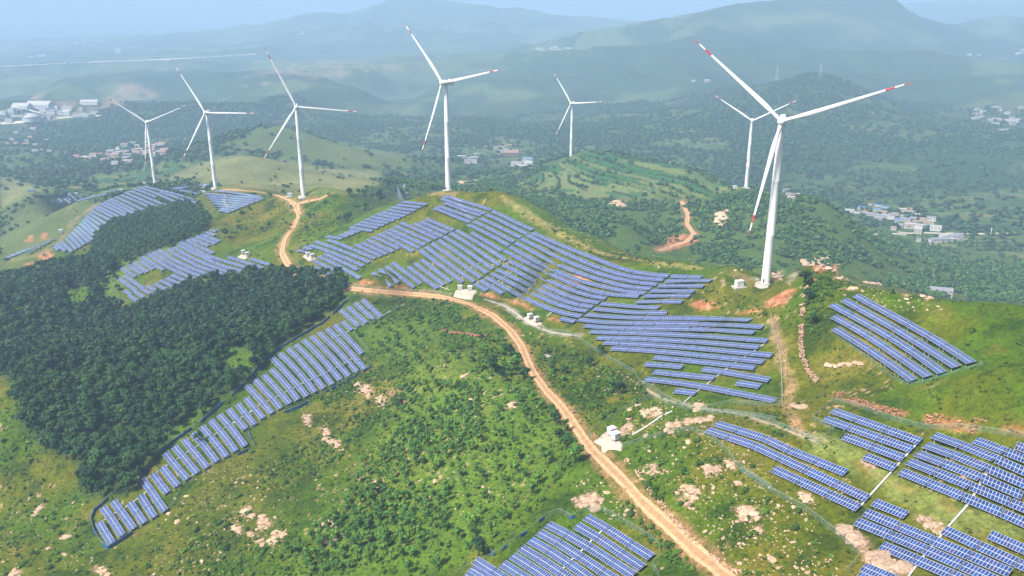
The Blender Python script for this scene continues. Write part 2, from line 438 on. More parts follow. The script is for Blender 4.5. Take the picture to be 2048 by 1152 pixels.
BIGHILL = [(440,290),(560,249),(640,276),(760,300),(840,312),(830,335),(700,335),(600,322),(500,305)]
LEFTSLOPE = [(0,425),(60,398),(130,410),(200,405),(260,395),(180,440),(120,500),(60,515),(0,560)]
TERRACE = [(1030,375),(1100,335),(1180,298),(1260,318),(1350,330),(1440,360),(1480,378),(1450,392),(1380,398),(1320,392),(1240,398),(1150,398),(1070,392)]
TERR_L = [(170,362),(250,345),(330,322),(400,322),(330,352),(250,375)]
VALLEY_R = [(1560,330),(1700,335),(1900,300),(2048,290),(2048,440),(1950,440),(1880,420),(1740,390),(1600,360)]
SLOPE_W = [(1050,410),(1130,398),(1250,402),(1345,408),(1358,450),(1330,480),(1300,512),(1190,498),(1090,440)]
SLOPE_E = [(1385,402),(1480,392),(1560,400),(1640,398),(1645,520),(1540,545),(1400,528),(1395,485),(1392,450)]
SPUR = [(1560,398),(1650,396),(1700,425),(1800,470),(1900,500),(2060,520),(2060,605),(1850,590),(1650,530)]
QUARRY = [[(470,160),(560,128),(640,120),(800,130),(812,140),(700,150),(640,165),(560,168),(490,175)],[(210,190),(240,170),(300,165),(325,190),(270,205),(215,212)],[(0,248),(0,205),(60,195),(150,205),(210,205),(245,212),(190,225),(60,246)]]
ROCKS = [  # bare pink rock in the turf
 crop(400,950,5.12,[(420,380),(480,310),(520,320),(500,360),(570,395),(540,435),(470,430)]), crop(400,950,5.12,[(590,460),(640,420),(700,450),(750,520),(690,540),(640,565),(610,520)]),
 crop(400,950,5.12,[(460,560),(520,580),(600,620),(660,700),(640,740),(570,690),(500,620)]), crop(400,950,5.12,[(690,680),(760,590),(800,555),(890,590),(850,660),(740,730)]),
 crop(400,950,5.12,[(1210,545),(1280,460),(1330,455),(1420,510),(1390,545),(1330,510),(1270,550)]), crop(400,950,5.12,[(1275,700),(1340,650),(1500,590),(1510,610),(1400,670),(1330,705)]),
 crop(400,950,5.12,[(1780,70),(1840,45),(1870,150),(1830,160)]), crop(400,950,5.12,[(330,520),(360,495),(430,600),(380,600)]),
 crop(460,580,3.389,[(860,640),(900,625),(975,700),(940,735),(870,690)]), crop(460,580,3.389,[(985,730),(1020,715),(1075,760),(1040,800),(990,760)]),
 crop(460,580,3.389,[(605,925),(640,930),(690,990),(780,1080),(760,1095),(680,1060),(640,970)]), crop(460,580,3.389,[(480,845),(540,850),(545,930),(520,910)]),
 crop(0,850,3.81,[(240,700),(280,640),(325,600),(320,625),(270,690)]), crop(0,850,3.81,[(75,1152),(110,1095),(145,1115),(150,1152)]), crop(0,850,3.81,[(460,860),(510,835),(540,850),(490,870)]),
 crop(0,850,3.81,[(700,1095),(780,1080),(840,1152),(770,1152)]),
 crop(1400,780,3.097,[(850,840),(900,850),(1040,920),(1060,1000),(1170,1050),(1320,1110),(1250,1152),(1150,1140),(1090,1100),(1020,1060),(950,960),(880,900)]),
 crop(1400,780,3.097,[(1340,780),(1420,770),(1520,850),(1480,890),(1400,850),(1330,830)]),
 crop(1400,780,3.097,[(20,490),(100,480),(120,515),(40,520)]), crop(1400,780,3.097,[(240,760),(350,750),(370,790),(290,805)]), crop(1400,780,3.097,[(600,630),(680,650),(690,700),(640,680)]),
 crop(1400,780,3.097,[(160,440),(200,450),(230,490),(180,480)]), crop(1400,780,3.097,[(315,880),(370,850),(380,890),(330,905)]),
 crop(1400,780,3.097,[(570,95),(650,90),(660,115),(590,115)]), crop(1400,780,3.097,[(1000,440),(1060,450),(1110,480),(1060,490)]),
 crop(1024,576,2,[(245,840),(330,815),(370,850),(330,890),(260,870)]), crop(1024,576,2,[(430,570),(470,540),(490,570),(450,600)]), crop(1024,576,2,[(510,490),(590,480),(600,510),(530,520)]),
 crop(1024,576,2,[(620,560),(700,520),(810,515),(800,535),(690,545),(640,570)]), crop(1024,576,2,[(770,720),(825,715),(830,740),(780,745)]), crop(1024,576,2,[(655,800),(720,780),(760,830),(700,870),(660,840)]),
 crop(1024,576,2,[(890,880),(960,870),(985,910),(920,930)]), crop(1024,576,2,[(520,720),(560,705),(620,740),(560,750)]), crop(1024,576,2,[(715,470),(760,465),(765,490),(730,495)]),
 crop(1590,500,5.76,[(440,310),(500,300),(600,320),(660,345),(560,355),(460,330)]), crop(1590,500,5.76,[(280,215),(360,175),(440,190),(380,225)]),
 crop(1590,500,5.76,[(1210,500),(1270,475),(1340,510),(1300,540)]), crop(1590,500,5.76,[(1450,490),(1590,530),(1560,580),(1470,540)]), crop(1590,500,5.76,[(770,355),(1000,390),(990,408),(800,375)]),
 crop(1590,500,5.76,[(600,430),(730,440),(700,455),(610,452)]), crop(1640,570,5.485,[(60,870),(240,860),(240,895),(120,898)]), crop(1640,570,5.485,[(205,850),(340,850),(340,880),(240,885)]),
 crop(1640,570,5.485,[(370,840),(460,850),(460,865),(380,865)]),
 crop(800,640,5.235,[(1140,870),(1220,835),(1235,890),(1190,925),(1135,905)]), crop(800,640,5.235,[(640,600),(700,565),(710,575),(650,610)]),
 [(1440,430),(1452,418),(1455,440),(1440,460)], [(1225,405),(1250,405),(1245,418),(1228,415)],
 [(1600,520),(1650,515),(1655,530),(1610,532)], [(920,365),(945,362),(948,372),(925,374)], [(1545,545),(1562,540),(1560,560),(1548,562)],
]
EARTH = [  # bare red earth: cuttings and banks
 crop(1440,540,10.24,[(890,710),(1000,610),(1180,510),(1330,420),(1490,420),(1450,560),(1310,760),(1000,790)]), crop(1440,540,10.24,[(340,900),(640,810),(900,850),(780,890),(520,880)]),
 crop(1100,500,3.4917,[(985,380),(1050,340),(1130,370),(1180,410),(1060,410)]), crop(880,540,8.23,[(680,420),(800,370),(960,450),(930,480),(740,430)]), crop(880,540,8.23,[(1030,470),(1280,520),(1540,650),(1470,660),(1200,540)]),
 crop(880,540,8.23,[(1750,800),(1900,770),(1980,870),(1880,830)]), crop(580,360,4.43,[(510,910),(700,900),(780,920),(640,935)]), crop(580,360,4.43,[(880,940),(1010,930),(1060,960),(940,960)]),
 crop(1400,780,3.097,[(830,25),(900,30),(1040,90),(1290,150),(1270,165),(1050,110),(900,60)]), crop(1400,780,3.097,[(1400,170),(1560,170),(1750,225),(1700,240),(1480,205)]), crop(1400,780,3.097,[(1880,235),(2007,225),(2060,270),(2007,275)]),
 crop(1400,780,3.097,[(560,190),(600,200),(610,260),(580,250)]), crop(1400,780,3.097,[(1000,460),(1150,550),(1330,625),(1320,640),(1120,560),(990,480)]), crop(1400,780,3.097,[(1500,680),(1610,760),(1590,775),(1490,700)]),
 crop(0,340,3.841,[(280,660),(380,600),(420,720),(380,730),(330,680)]), crop(0,340,3.841,[(185,720),(240,715),(235,765),(200,745)]), crop(0,340,3.841,[(205,510),(245,495),(240,560),(215,560)]), crop(0,340,3.841,[(320,490),(360,480),(370,530),(330,535)]),
 [(1620,550),(1645,530),(1675,530),(1650,540),(1628,562)], [(1130,560),(1160,548),(1180,562),(1140,572)],
]
EARTH.append([(1306,497),(1350,470),(1396,464),(1394,484),(1360,492),(1330,503)])
GREY = [crop(1440,540,10.24,[(1190,120),(1280,10),(1600,10),(1590,120),(1500,220),(1440,240)]), crop(1440,540,10.24,[(580,180),(700,140),(790,170),(720,225),(620,215)]), crop(800,640,5.235,[(1170,190),(1230,175),(1270,190),(1220,210)]),
        crop(880,280,9.31,[(220,790),(300,780),(480,830),(610,820),(560,860),(420,900)])]
DARKSOIL = [crop(1440,540,10.24,[(320,80),(450,130),(640,250),(620,300),(480,280)]), [(745,785),(800,778),(812,800),(780,800)]]

# ------------------------------------------------------------------ colours of the ground
LITT = np.stack([GXf, GYf], -1)
def col(*c): return np.array(c)
G_BRIGHT, G_OLIVE, G_DARK, G_DRY = col(.060, .112, .003), col(.098, .108, .004), col(.016, .042, .003), col(.155, .128, .022)
WOODC, FIELD, SOIL, ROCKC = col(.030, .066, .020), col(.085, .150, .036), col(.38, .205, .105), col(.46, .29, .20)
n1 = fbm(GXf / 45, GYf / 45, 101, 4); n2 = fbm(GXf / 12, GYf / 12, 103, 4); n3 = fbm(GXf / 3.2, GYf / 3.2, 105, 3); n4 = fbm(GXf / 160, GYf / 160, 107, 4); n5 = fbm(GXf / 600, GYf / 600, 109, 4)
def lerp(a, b, w): return a * (1 - w[:, None]) + b * w[:, None]
C = lerp(np.tile(G_BRIGHT, (len(GXf), 1)), np.tile(G_OLIVE, (len(GXf), 1)), sstep(-.25, .3, n1))
C = lerp(C, G_DARK, sstep(.12, .55, n2 + 0.5 * n3) * 0.75)
C = lerp(C, G_DRY, sstep(.2, .6, -n2 + 0.4 * n1) * 0.55)
# distance: woods and fields of the valley
wmid = sstep(820, 1250, GRf)
cell = np.floor(GZf / 3.0 + 0.8 * n4); cu = np.floor((GXf * 0.8 + GYf * 0.6) / 42 + 3 * n4)
fh = _hash(cell, cu, 5); fh2 = _hash(cell, cu, 6)
FC = lerp(np.tile(FIELD, (len(GXf), 1)), np.tile(col(.13, .165, .06), (len(GXf), 1)), fh)
FC = lerp(FC, np.tile(col(.30, .19, .12), (len(GXf), 1)), (fh2 > .93) * 0.8)
FC = lerp(FC, WOODC, (np.abs(GZf / 3.0 + 0.8 * n4 - cell) < .3) * 0.7 + 0.0)
vt = (GYf * .97 + GXf * .22) / 26 + 2.6 * n4 + .8 * n1 + 1.2 * n5; vc = np.floor(vt); vf = vt - vc; vh = _hash(vc, np.floor((GXf - .2 * GYf) / 90 + 2 * n4 + .41 * vc), 31)
VC = lerp(np.tile(col(.045, .105, .030), (len(GXf), 1)), np.tile(col(.125, .165, .055), (len(GXf), 1)), vh)
VC = lerp(VC, np.tile(col(.28, .18, .11), (len(GXf), 1)), ((vf > .3) & (vf < .55) & (vh > .82)) * .8)
VEDGE = vf < .34
VC = lerp(VC, np.tile(WOODC * .8, (len(GXf), 1)), (VEDGE & (_hash(vc, np.floor(GXf / 60), 33) > .25)) * .9)
FC = lerp(FC, VC, sstep(1150, 1350, GRf) * .85)
woodf = sstep(-.12, .12, n4 + 0.6 * n5 + 0.35 * n1)
slope = np.zeros_like(GZ); slope[1:-1] = np.abs((GZ[2:] - GZ[:-2]) / (RR[2:] - RR[:-2])); slope = slope.ravel()
woodf = np.maximum(woodf, sstep(.10, .2, slope) * 0.85)
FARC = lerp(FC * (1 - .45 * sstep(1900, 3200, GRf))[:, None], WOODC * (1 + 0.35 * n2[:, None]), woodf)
fx2 = _hash(np.floor((GXf * .9 + GYf * .3) / 130 + 1.5 * n5), np.floor((GYf * .9 - GXf * .3) / 260 + 1.5 * n5), 8)
plain = sstep(3000, 5200, GRf) * (1 - sstep(0.05, .12, slope))
FARC = lerp(FARC, lerp(np.tile(col(.05, .085, .035), (len(GXf), 1)), np.tile(col(.22, .22, .14), (len(GXf), 1)), fx2 ** 2), plain * 0.7)
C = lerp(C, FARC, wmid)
WOOD = np.maximum(woodf * wmid, (VEDGE & (GRf > 1250) & (GRf < 2800) & (n1 > -.25)) * .75)                         # how densely woods stand on the ground
def paint(px, color, feather, strength=1.0, mod=None, wood=None):
    k, w = zone(px, feather); w = w * strength
    if mod is not None: w = w * mod(k)
    C[k] = C[k] * (1 - w[:, None]) + np.asarray(color) * w[:, None] if np.ndim(color) == 1 else C[k] * (1 - w[:, None]) + color[k] * w[:, None]
    if wood is not None: WOOD[k] = WOOD[k] * (1 - np.minimum(w * 1.5, 1)) + wood * np.minimum(w * 1.5, 1)
for p in PALE: paint(p, col(.24, .235, .095), 12, .95, lambda k: .75 + .4 * n1[k], 0.0)
paint(BIGHILL, col(.135, .165, .055), 30, .9, lambda k: .75 + .5 * n4[k], .03)
paint(LEFTSLOPE, col(.135, .165, .055), 20, .9, lambda k: .8 + .4 * n1[k], .06)
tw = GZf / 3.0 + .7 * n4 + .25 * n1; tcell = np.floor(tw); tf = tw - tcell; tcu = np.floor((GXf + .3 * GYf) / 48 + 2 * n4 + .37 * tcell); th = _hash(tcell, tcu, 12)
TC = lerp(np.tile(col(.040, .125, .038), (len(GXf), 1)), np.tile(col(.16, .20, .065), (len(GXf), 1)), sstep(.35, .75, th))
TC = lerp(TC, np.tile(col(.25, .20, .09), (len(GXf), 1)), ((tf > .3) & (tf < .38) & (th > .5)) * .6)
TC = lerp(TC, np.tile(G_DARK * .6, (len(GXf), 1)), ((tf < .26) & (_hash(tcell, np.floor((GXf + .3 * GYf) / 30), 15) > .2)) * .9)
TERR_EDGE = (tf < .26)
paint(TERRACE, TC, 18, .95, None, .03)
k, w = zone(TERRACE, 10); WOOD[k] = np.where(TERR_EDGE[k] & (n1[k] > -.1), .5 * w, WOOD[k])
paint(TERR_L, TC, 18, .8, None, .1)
paint(VALLEY_R, FC, 50, .8, lambda k: 1 - sstep(.0, .3, n4[k]))
k, w = zone(VALLEY_R, 40); WOOD[k] = np.minimum(WOOD[k], np.where(VEDGE[k] & (n1[k] > -.1), .7, .12))
for p in (SLOPE_W, SLOPE_E, SPUR): paint(p, col(.070, .120, .024), 15, .9, None, .75)
for p in (SLOPE_W, SLOPE_E, SPUR):
    k, w = zone(p, 10); WOOD[k] = WOOD[k] * (.25 + .95 * sstep(-.28, .22, n2[k] + .8 * n1[k]))
for p in QUARRY: paint(p, col(.34, .23, .17), 22, .85, lambda k: sstep(-.35, .35, n1[k] + n4[k]), 0.0)
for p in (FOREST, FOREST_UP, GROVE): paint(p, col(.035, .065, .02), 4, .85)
paint(FOREST_RIM, col(.10, .165, .025), 4, .8)
for p in CLEARINGS: paint(p, col(.075, .14, .010), 4, 1)
for p in SCRUB + [GULLY]: paint(p, G_DARK, 8, .7, lambda k: sstep(-.3, .2, n2[k]))
paint(ORCHARD, col(.11, .19, .022), 10, .55)
paint([(330,1010),(430,930),(560,860),(640,880),(650,990),(520,1110),(420,1152),(320,1152)], col(.055, .085, .008), 14, .5, lambda k: .7 + .5 * n1[k])
paint([(740,610),(900,620),(985,660),(960,720),(860,740),(760,700)], col(.055, .095, .012), 12, .6)
RSK = []
for p in ROCKS:
    k, w = zone(p, 1.2); w = .75 * w * sstep(-.45, .05, n3[k] + .5 * n2[k])
    rc = lerp(np.tile(ROCKC, (len(k), 1)), np.tile(col(.36, .21, .14), (len(k), 1)), sstep(0, .5, n3[k]))
    C[k] = C[k] * (1 - w[:, None]) + rc * w[:, None]; RSK.append((k, w))
for p in EARTH:
    k, w = zone(p, 1.5); ec = lerp(np.tile(col(.40, .14, .06), (len(k), 1)), np.tile(col(.46, .22, .12), (len(k), 1)), sstep(-.2, .4, n3[k])); w = w * sstep(-.8, -.2, n3[k] + .3 * n2[k])
    C[k] = C[k] * (1 - w[:, None]) + ec * w[:, None]
for p in GREY: paint(p, col(.42, .37, .31), 1.5, .85, lambda k: .7 + .5 * n3[k])
for p in DARKSOIL: paint(p, col(.36, .22, .11), 3, .75)
# stones too small to stand alone show as pale specks where the turf is thin
sp = _hash(np.floor(GXf / 1.1), np.floor(GYf / 1.1), 61); thin = sstep(.0, .45, fbm(GXf / 26, GYf / 26, 63, 3))
near_open = (GRf < 620) * (1 - wmid)
k, w = zone(FOREST, 3); near_open[k] *= (1 - w)
C = lerp(C, np.tile(ROCKC * .92, (len(GXf), 1)), (sp > .955) * thin * near_open * .85)
# worn verges beside the roads and tracks
LINES = {n: on_ground(v, 0, 8) for n, v in dict(road=ROAD, b=ROAD_B, c=ROAD_C, d=ROAD_D, track=TRACK, tb=TRACK_B, tc=TRACK_C, gravel=GRAVEL, td=TRACK_D, te=TRACK_E, tf=[(832,370),(850,379),(875,385),(897,389),(905,388)]).items()}
for nm, half, fe, c_, st in (('road', 3.2, 2.5, SOIL * .8, .8), ('b', 2.0, 2.5, SOIL * .8, .75), ('c', 3.0, 4, col(.30, .21, .10), .7), ('d', 3, 4, SOIL * .8, .6), ('tb', 2.5, 4, col(.17, .2, .05), .85),
                         ('tc', 1.0, 2.5, col(.36, .22, .12), .75), ('td', 1.6, 2.5, col(.27, .22, .08), .8), ('te', 2.0, 3, col(.24, .20, .10), .8), ('tf', 2.2, 4, col(.34, .22, .12), .75), ('gravel', 1.2, 1.5, col(.33, .29, .25), .8), ('track', 1.2, 2.0, col(.24, .20, .10), .7)):
    k, w = line_zone(LINES[nm], half, fe); w = w * st * np.clip(.8 + .6 * n3[k], 0, 1)
    C[k] = C[k] * (1 - w[:, None]) + c_ * w[:, None]
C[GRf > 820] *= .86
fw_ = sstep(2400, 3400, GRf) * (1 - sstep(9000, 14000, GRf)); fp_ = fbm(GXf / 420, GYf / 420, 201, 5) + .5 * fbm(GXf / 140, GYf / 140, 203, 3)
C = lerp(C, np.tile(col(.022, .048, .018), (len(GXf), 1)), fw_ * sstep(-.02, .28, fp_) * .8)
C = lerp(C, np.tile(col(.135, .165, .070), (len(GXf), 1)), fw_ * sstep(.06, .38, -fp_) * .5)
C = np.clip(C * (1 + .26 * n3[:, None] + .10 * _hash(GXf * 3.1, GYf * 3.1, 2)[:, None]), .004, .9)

m, nt, b = new_mat('hill_ground', .95, spec=.12)
at = N(nt, 'ShaderNodeVertexColor', layer_name='Col')
f1 = noise_tex(nt, .75, 6, .72); f2 = noise_tex(nt, .22, 3)
c1 = mixcol(nt, 1.0, at.outputs[0], ramp(nt, f1, [(.33, (.34, .40, .36)), (.47, (.92, .95, .9)), (.56, (1.08, 1.06, 1.0)), (.70, (1.75, 1.6, 1.4))]), 'MULTIPLY')
c2 = mixcol(nt, 1.0, c1, ramp(nt, f2, [(.3, (.82, .84, .84)), (.7, (1.14, 1.12, 1.1))]), 'MULTIPLY')
nt.links.new(c2, b.inputs['Base Color'])
bp = N(nt, 'ShaderNodeBump', inp={'Strength': .8, 'Distance': .7}); nt.links.new(f1, bp.inputs['Height']); nt.links.new(bp.outputs[0], b.inputs['Normal'])
gi = np.arange(NR - 1)[:, None] * NA + np.arange(NA - 1)[None]
GF = np.stack([gi, gi + 1, gi + NA + 1, gi + NA], -1).reshape(-1, 4)
def build_ground():
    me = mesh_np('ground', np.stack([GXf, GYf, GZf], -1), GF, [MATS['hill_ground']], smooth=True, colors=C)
    tag(put('ground', me), kind='structure')
build_ground()

# ------------------------------------------------------------------ earth roads
def strip(name, pl, half, color_m, lift_=.07, kind='structure', label=None, wob=.35, nx=6):
    # resample, then sweep a crowned cross-section along the line
    d = np.r_[0, np.cumsum(np.hypot(*np.diff(pl[:, :2], axis=0).T))]
    s = np.arange(0, d[-1], 1.6); x = np.interp(s, d, pl[:, 0]); y = np.interp(s, d, pl[:, 1])
    ker = np.hanning(9); ker /= ker.sum()
    xs = np.convolve(np.pad(x, 4, 'edge'), ker, 'valid'); ys = np.convolve(np.pad(y, 4, 'edge'), ker, 'valid')
    tx, ty = np.gradient(xs), np.gradient(ys); L = np.hypot(tx, ty); tx /= L; ty /= L
    a = np.linspace(-1, 1, nx + 1)
    hw = half * (1 + wob * .5 * fbm(s / 9, s * 0 + 3, 5, 3))[:, None] + wob * np.where(np.abs(a) > .99, (rng.random((len(s), nx + 1)) - .5) * 1.0, 0)
    X = xs[:, None] + a * hw * ty[:, None]; Y = ys[:, None] - a * hw * tx[:, None]
    Z = ground(X, Y) + lift_ - .16 * (np.abs(a) > .99) + .10 * fbm(X / 2.5, Y / 2.5, 8, 2) * (np.abs(a) < .99)
    n_, c_ = X.shape; gi_ = np.arange(n_ - 1)[:, None] * c_ + np.arange(c_ - 1)[None]
    F = np.stack([gi_, gi_ + 1, gi_ + c_ + 1, gi_ + c_], -1).reshape(-1, 4)
    me = mesh_np(name, np.stack([X, Y, Z], -1).reshape(-1, 3), F, [color_m], smooth=True, attrs={'across': np.tile(np.abs(a), n_)})
    o = put(name, me); tag(o, label, None, None, kind); return o
m, nt, b = new_mat('earth_road', .95, spec=.1)
ac = N(nt, 'ShaderNodeAttribute', attribute_name='across')
rut = ramp(nt, ac.outputs['Fac'], [(0, (.40, .24, .13)), (.22, (.36, .22, .11)), (.40, (.55, .32, .175)), (.60, (.60, .36, .20)), (.8, (.42, .25, .13)), (1, (.40, .24, .125))])
c1 = mixcol(nt, 1.0, rut, ramp(nt, noise_tex(nt, .5, 6, .7), [(.28, (.72, .70, .66)), (.72, (1.2, 1.2, 1.22))]), 'MULTIPLY')
nt.links.new(c1, b.inputs['Base Color'])
bp = N(nt, 'ShaderNodeBump', inp={'Strength': .5, 'Distance': .3}); nt.links.new(noise_tex(nt, 1.2, 5), bp.inputs['Height']); nt.links.new(bp.outputs[0], b.inputs['Normal'])
weathered('gravel_track', (.36, .28, .18), .35, .6, .95, .1)
weathered('grey_gravel', (.36, .32, .28), .3, .8, .95, .1)
strip('road', LINES['road'], 2.55, MATS['earth_road'])
strip('road', LINES['b'], 1.9, MATS['earth_road'], wob=.5)
strip('road', LINES['c'], 1.7, MATS['earth_road'], wob=.6)
strip('road', LINES['d'], 2.6, MATS['earth_road'], .15, wob=.6)
strip('track', LINES['track'], .85, MATS['gravel_track'], wob=.8)
strip('track', LINES['gravel'], .9, MATS['grey_gravel'], wob=.7)

# ------------------------------------------------------------------ solar tables
m, nt, b = new_mat('solar_module', .22, spec=.5)
uvn = N(nt, 'ShaderNodeUVMap'); oi = N(nt, 'ShaderNodeObjectInfo')
sep = N(nt, 'ShaderNodeSeparateXYZ'); nt.links.new(uvn.outputs[0], sep.inputs[0])
def edge(sock, w):
    fr = N(nt, 'ShaderNodeMath', operation='FRACT'); nt.links.new(sock, fr.inputs[0])
    sb = N(nt, 'ShaderNodeMath', operation='SUBTRACT'); sb.inputs[1].default_value = .5; nt.links.new(fr.outputs[0], sb.inputs[0])
    ab = N(nt, 'ShaderNodeMath', operation='ABSOLUTE'); nt.links.new(sb.outputs[0], ab.inputs[0])
    gt = N(nt, 'ShaderNodeMath', operation='GREATER_THAN'); gt.inputs[1].default_value = .5 - w; nt.links.new(ab.outputs[0], gt.inputs[0])
    return gt.outputs[0]
ex, ey = edge(sep.outputs[0], .050), edge(sep.outputs[1], .042)
mx = N(nt, 'ShaderNodeMath', operation='MAXIMUM'); nt.links.new(ex, mx.inputs[0]); nt.links.new(ey, mx.inputs[1])
fl = N(nt, 'ShaderNodeVectorMath', operation='FLOOR'); nt.links.new(uvn.outputs[0], fl.inputs[0])
ad = N(nt, 'ShaderNodeVectorMath', operation='ADD'); nt.links.new(fl.outputs[0], ad.inputs[0])
cx = N(nt, 'ShaderNodeCombineXYZ'); ml = N(nt, 'ShaderNodeMath', operation='MULTIPLY'); ml.inputs[1].default_value = 977.0
nt.links.new(oi.outputs['Random'], ml.inputs[0]); nt.links.new(ml.outputs[0], cx.inputs[2]); nt.links.new(cx.outputs[0], ad.inputs[1])
wn_ = N(nt, 'ShaderNodeTexWhiteNoise', noise_dimensions='3D'); nt.links.new(ad.outputs[0], wn_.inputs[0])
cellc = ramp(nt, wn_.outputs['Value'], [(0, (.014, .040, .135)), (.35, (.020, .052, .180)), (.6, (.024, .066, .225)), (.8, (.046, .050, .165)), (1, (.020, .085, .290))])
nt.links.new(mixcol(nt, mx.outputs[0], cellc, (.56, .58, .64)), b.inputs['Base Color'])
b.inputs['Coat IOR'].default_value = 1.65; b.inputs['Coat Weight'].default_value = 1.0; b.inputs['Coat Roughness'].default_value = .10
weathered('galvanised_steel', (.50, .52, .54), .15, 1.5, .5, .5)
weathered('white_cable_tray', (.50, .51, .51), .12, .8, .6, .3)

TL, TW, TILT = 11.2, 3.4, math.radians(21)
CT, ST = math.cos(TILT), math.sin(TILT)
def tpoint(x, y, z):        # module plane -> table frame (origin on the ground under the middle, modules 1.45 m up)
    return (x, y * CT - z * ST, 1.45 + y * ST + z * CT)
def module_mesh():
    x, y, h = TL / 2, TW / 2, .05
    V = [tpoint(*p) for p in [(-x, -y, 0), (x, -y, 0), (x, y, 0), (-x, y, 0), (-x, -y, -h), (x, -y, -h), (x, y, -h), (-x, y, -h)]]
    F = [(0, 1, 2, 3), (4, 7, 6, 5), (0, 4, 5, 1), (1, 5, 6, 2), (2, 6, 7, 3), (3, 7, 4, 0)]
    uv = [(0, 0), (11, 0), (11, 2), (0, 2)] + [(0, 0)] * 20
    return V, F, uv
MV, MF, MUV = module_mesh()
ME_MOD = mesh_np('module_array', MV, MF, [MATS['solar_module']], uv=MUV)
fb = MB()
for y in (-1.25, -.45, .45, 1.25):
    fb.add([tpoint(-TL / 2 + .1, y - .04, -.055), tpoint(TL / 2 - .1, y - .04, -.055), tpoint(TL / 2 - .1, y + .04, -.055), tpoint(-TL / 2 + .1, y + .04, -.055),
            tpoint(-TL / 2 + .1, y - .04, -.15), tpoint(TL / 2 - .1, y - .04, -.15), tpoint(TL / 2 - .1, y + .04, -.15), tpoint(-TL / 2 + .1, y + .04, -.15)],
           [(0, 1, 2, 3), (4, 7, 6, 5), (0, 4, 5, 1), (1, 5, 6, 2), (2, 6, 7, 3), (3, 7, 4, 0)])
for x in (-4.2, -1.4, 1.4, 4.2):
    fb.add([tpoint(x - .05, -1.5, -.15), tpoint(x + .05, -1.5, -.15), tpoint(x + .05, 1.5, -.15), tpoint(x - .05, 1.5, -.15),
            tpoint(x - .05, -1.5, -.27), tpoint(x + .05, -1.5, -.27), tpoint(x + .05, 1.5, -.27), tpoint(x - .05, 1.5, -.27)],
           [(0, 1, 2, 3), (4, 7, 6, 5), (0, 4, 5, 1), (1, 5, 6, 2), (2, 6, 7, 3), (3, 7, 4, 0)])
ME_FRAME = fb.mesh('support_frame', MATS['galvanised_steel'])
ME_POST = []
for y in (-1.1, 1.1):
    pb = MB(); zt = tpoint(0, y, -.24)[2]
    pb.box((0, y * CT, (zt - 1.0) / 2), (.14, .14, zt + 1.0)); ME_POST.append(pb.mesh('post', MATS['galvanised_steel']))

T = []      # every table: dict(frame, scale, labels)
UPN = np.array([.766, .643, 0.0])
def add_rows(where, rows, c=None, side='far side', h=1.45):
    for ri, (n_, pl) in enumerate(rows):
        px = crop(*c, pl) if c else pl
        P = np.array([hit(u, v, h) for u, v in dens(px, 8)]); P[:, 2] += h
        d = np.r_[0, np.cumsum(np.linalg.norm(np.diff(P, axis=0), axis=1))]
        ker = np.array([.25, .5, .25])
        for _ in range(3):
            if len(P) > 3: P[1:-1] = P[:-2] * .25 + P[1:-1] * .5 + P[2:] * .25
        if not n_: n_ = max(1, round(d[-1] / 11.6))
        for i in range(n_):
            e = [np.array([np.interp(s * d[-1], d, P[:, q]) for q in range(3)]) for s in (i / n_, (i + 1) / n_)]
            v = e[1] - e[0]; L = np.linalg.norm(v); lx = v / L
            c0 = (e[0] + e[1]) / 2
            hp = np.cross(lx, [0, 0, 1.0]); hp /= np.linalg.norm(hp)
            if hp @ UPN > 0: lx = -lx
            hp = np.cross([0, 0, 1.0], lx); hp /= np.linalg.norm(hp); zz = np.cross(lx, hp)
            T.append(dict(c=c0 - zz * 1.45, R=np.stack([lx, hp, zz], 1), s=(L - .3) / TL, L=L, where=where, row=ri, i=i, n=n_, side=side, nr=len(rows)))
cA = (1400, 780, 3.097)
add_rows('small three-row array beside the grassy track', [(5, [(95,205),(395,295),(560,375),(905,512)]), (6, [(40,245),(345,345),(510,425),(1040,672)]), (3, [(450,485),(985,730)])], cA)
add_rows('array under the red bank', [(3, [(818,125),(1365,318)]), (3, [(768,175),(1315,368)]), (2, [(888,285),(1260,422)]), (1, [(1018,408),(1210,482)])], cA)
add_rows('large array by the right edge', [(1, [(1955,340),(2165,425)]), (2, [(1702,308),(1917,388),(2120,470)]), (3, [(1445,278),(1650,350),(1868,440),(2100,545)]), (3, [(1395,338),(1600,412),(1820,500),(2040,595)]), (3, [(1340,390),(1550,468),(1772,555),(2000,655)]),
    (4, [(1287,440),(1495,520),(1718,610),(1945,705),(2180,800)]), (4, [(1240,502),(1445,585),(1660,672),(1890,768),(2120,870)])], cA)
add_rows('foreground array in the lower right corner', [(2, [(1790,892),(2012,988),(2240,1085)]), (3, [(1507,862),(1737,967),(1985,1078),(2220,1185)]), (1, [(1072,692),(1280,775)]), (4, [(1018,755),(1225,840),(1447,932),(1680,1028),(1925,1132)]), (4, [(965,812),(1172,895),(1397,988),(1628,1088),(1870,1195)]),
    (3, [(1122,960),(1345,1052),(1580,1152),(1800,1245)]), (2, [(1007,1092),(1230,1185),(1450,1280)]), (2, [(970,1150),(1190,1240),(1400,1330)])], cA)
cH = (960, 1020, 5.689)
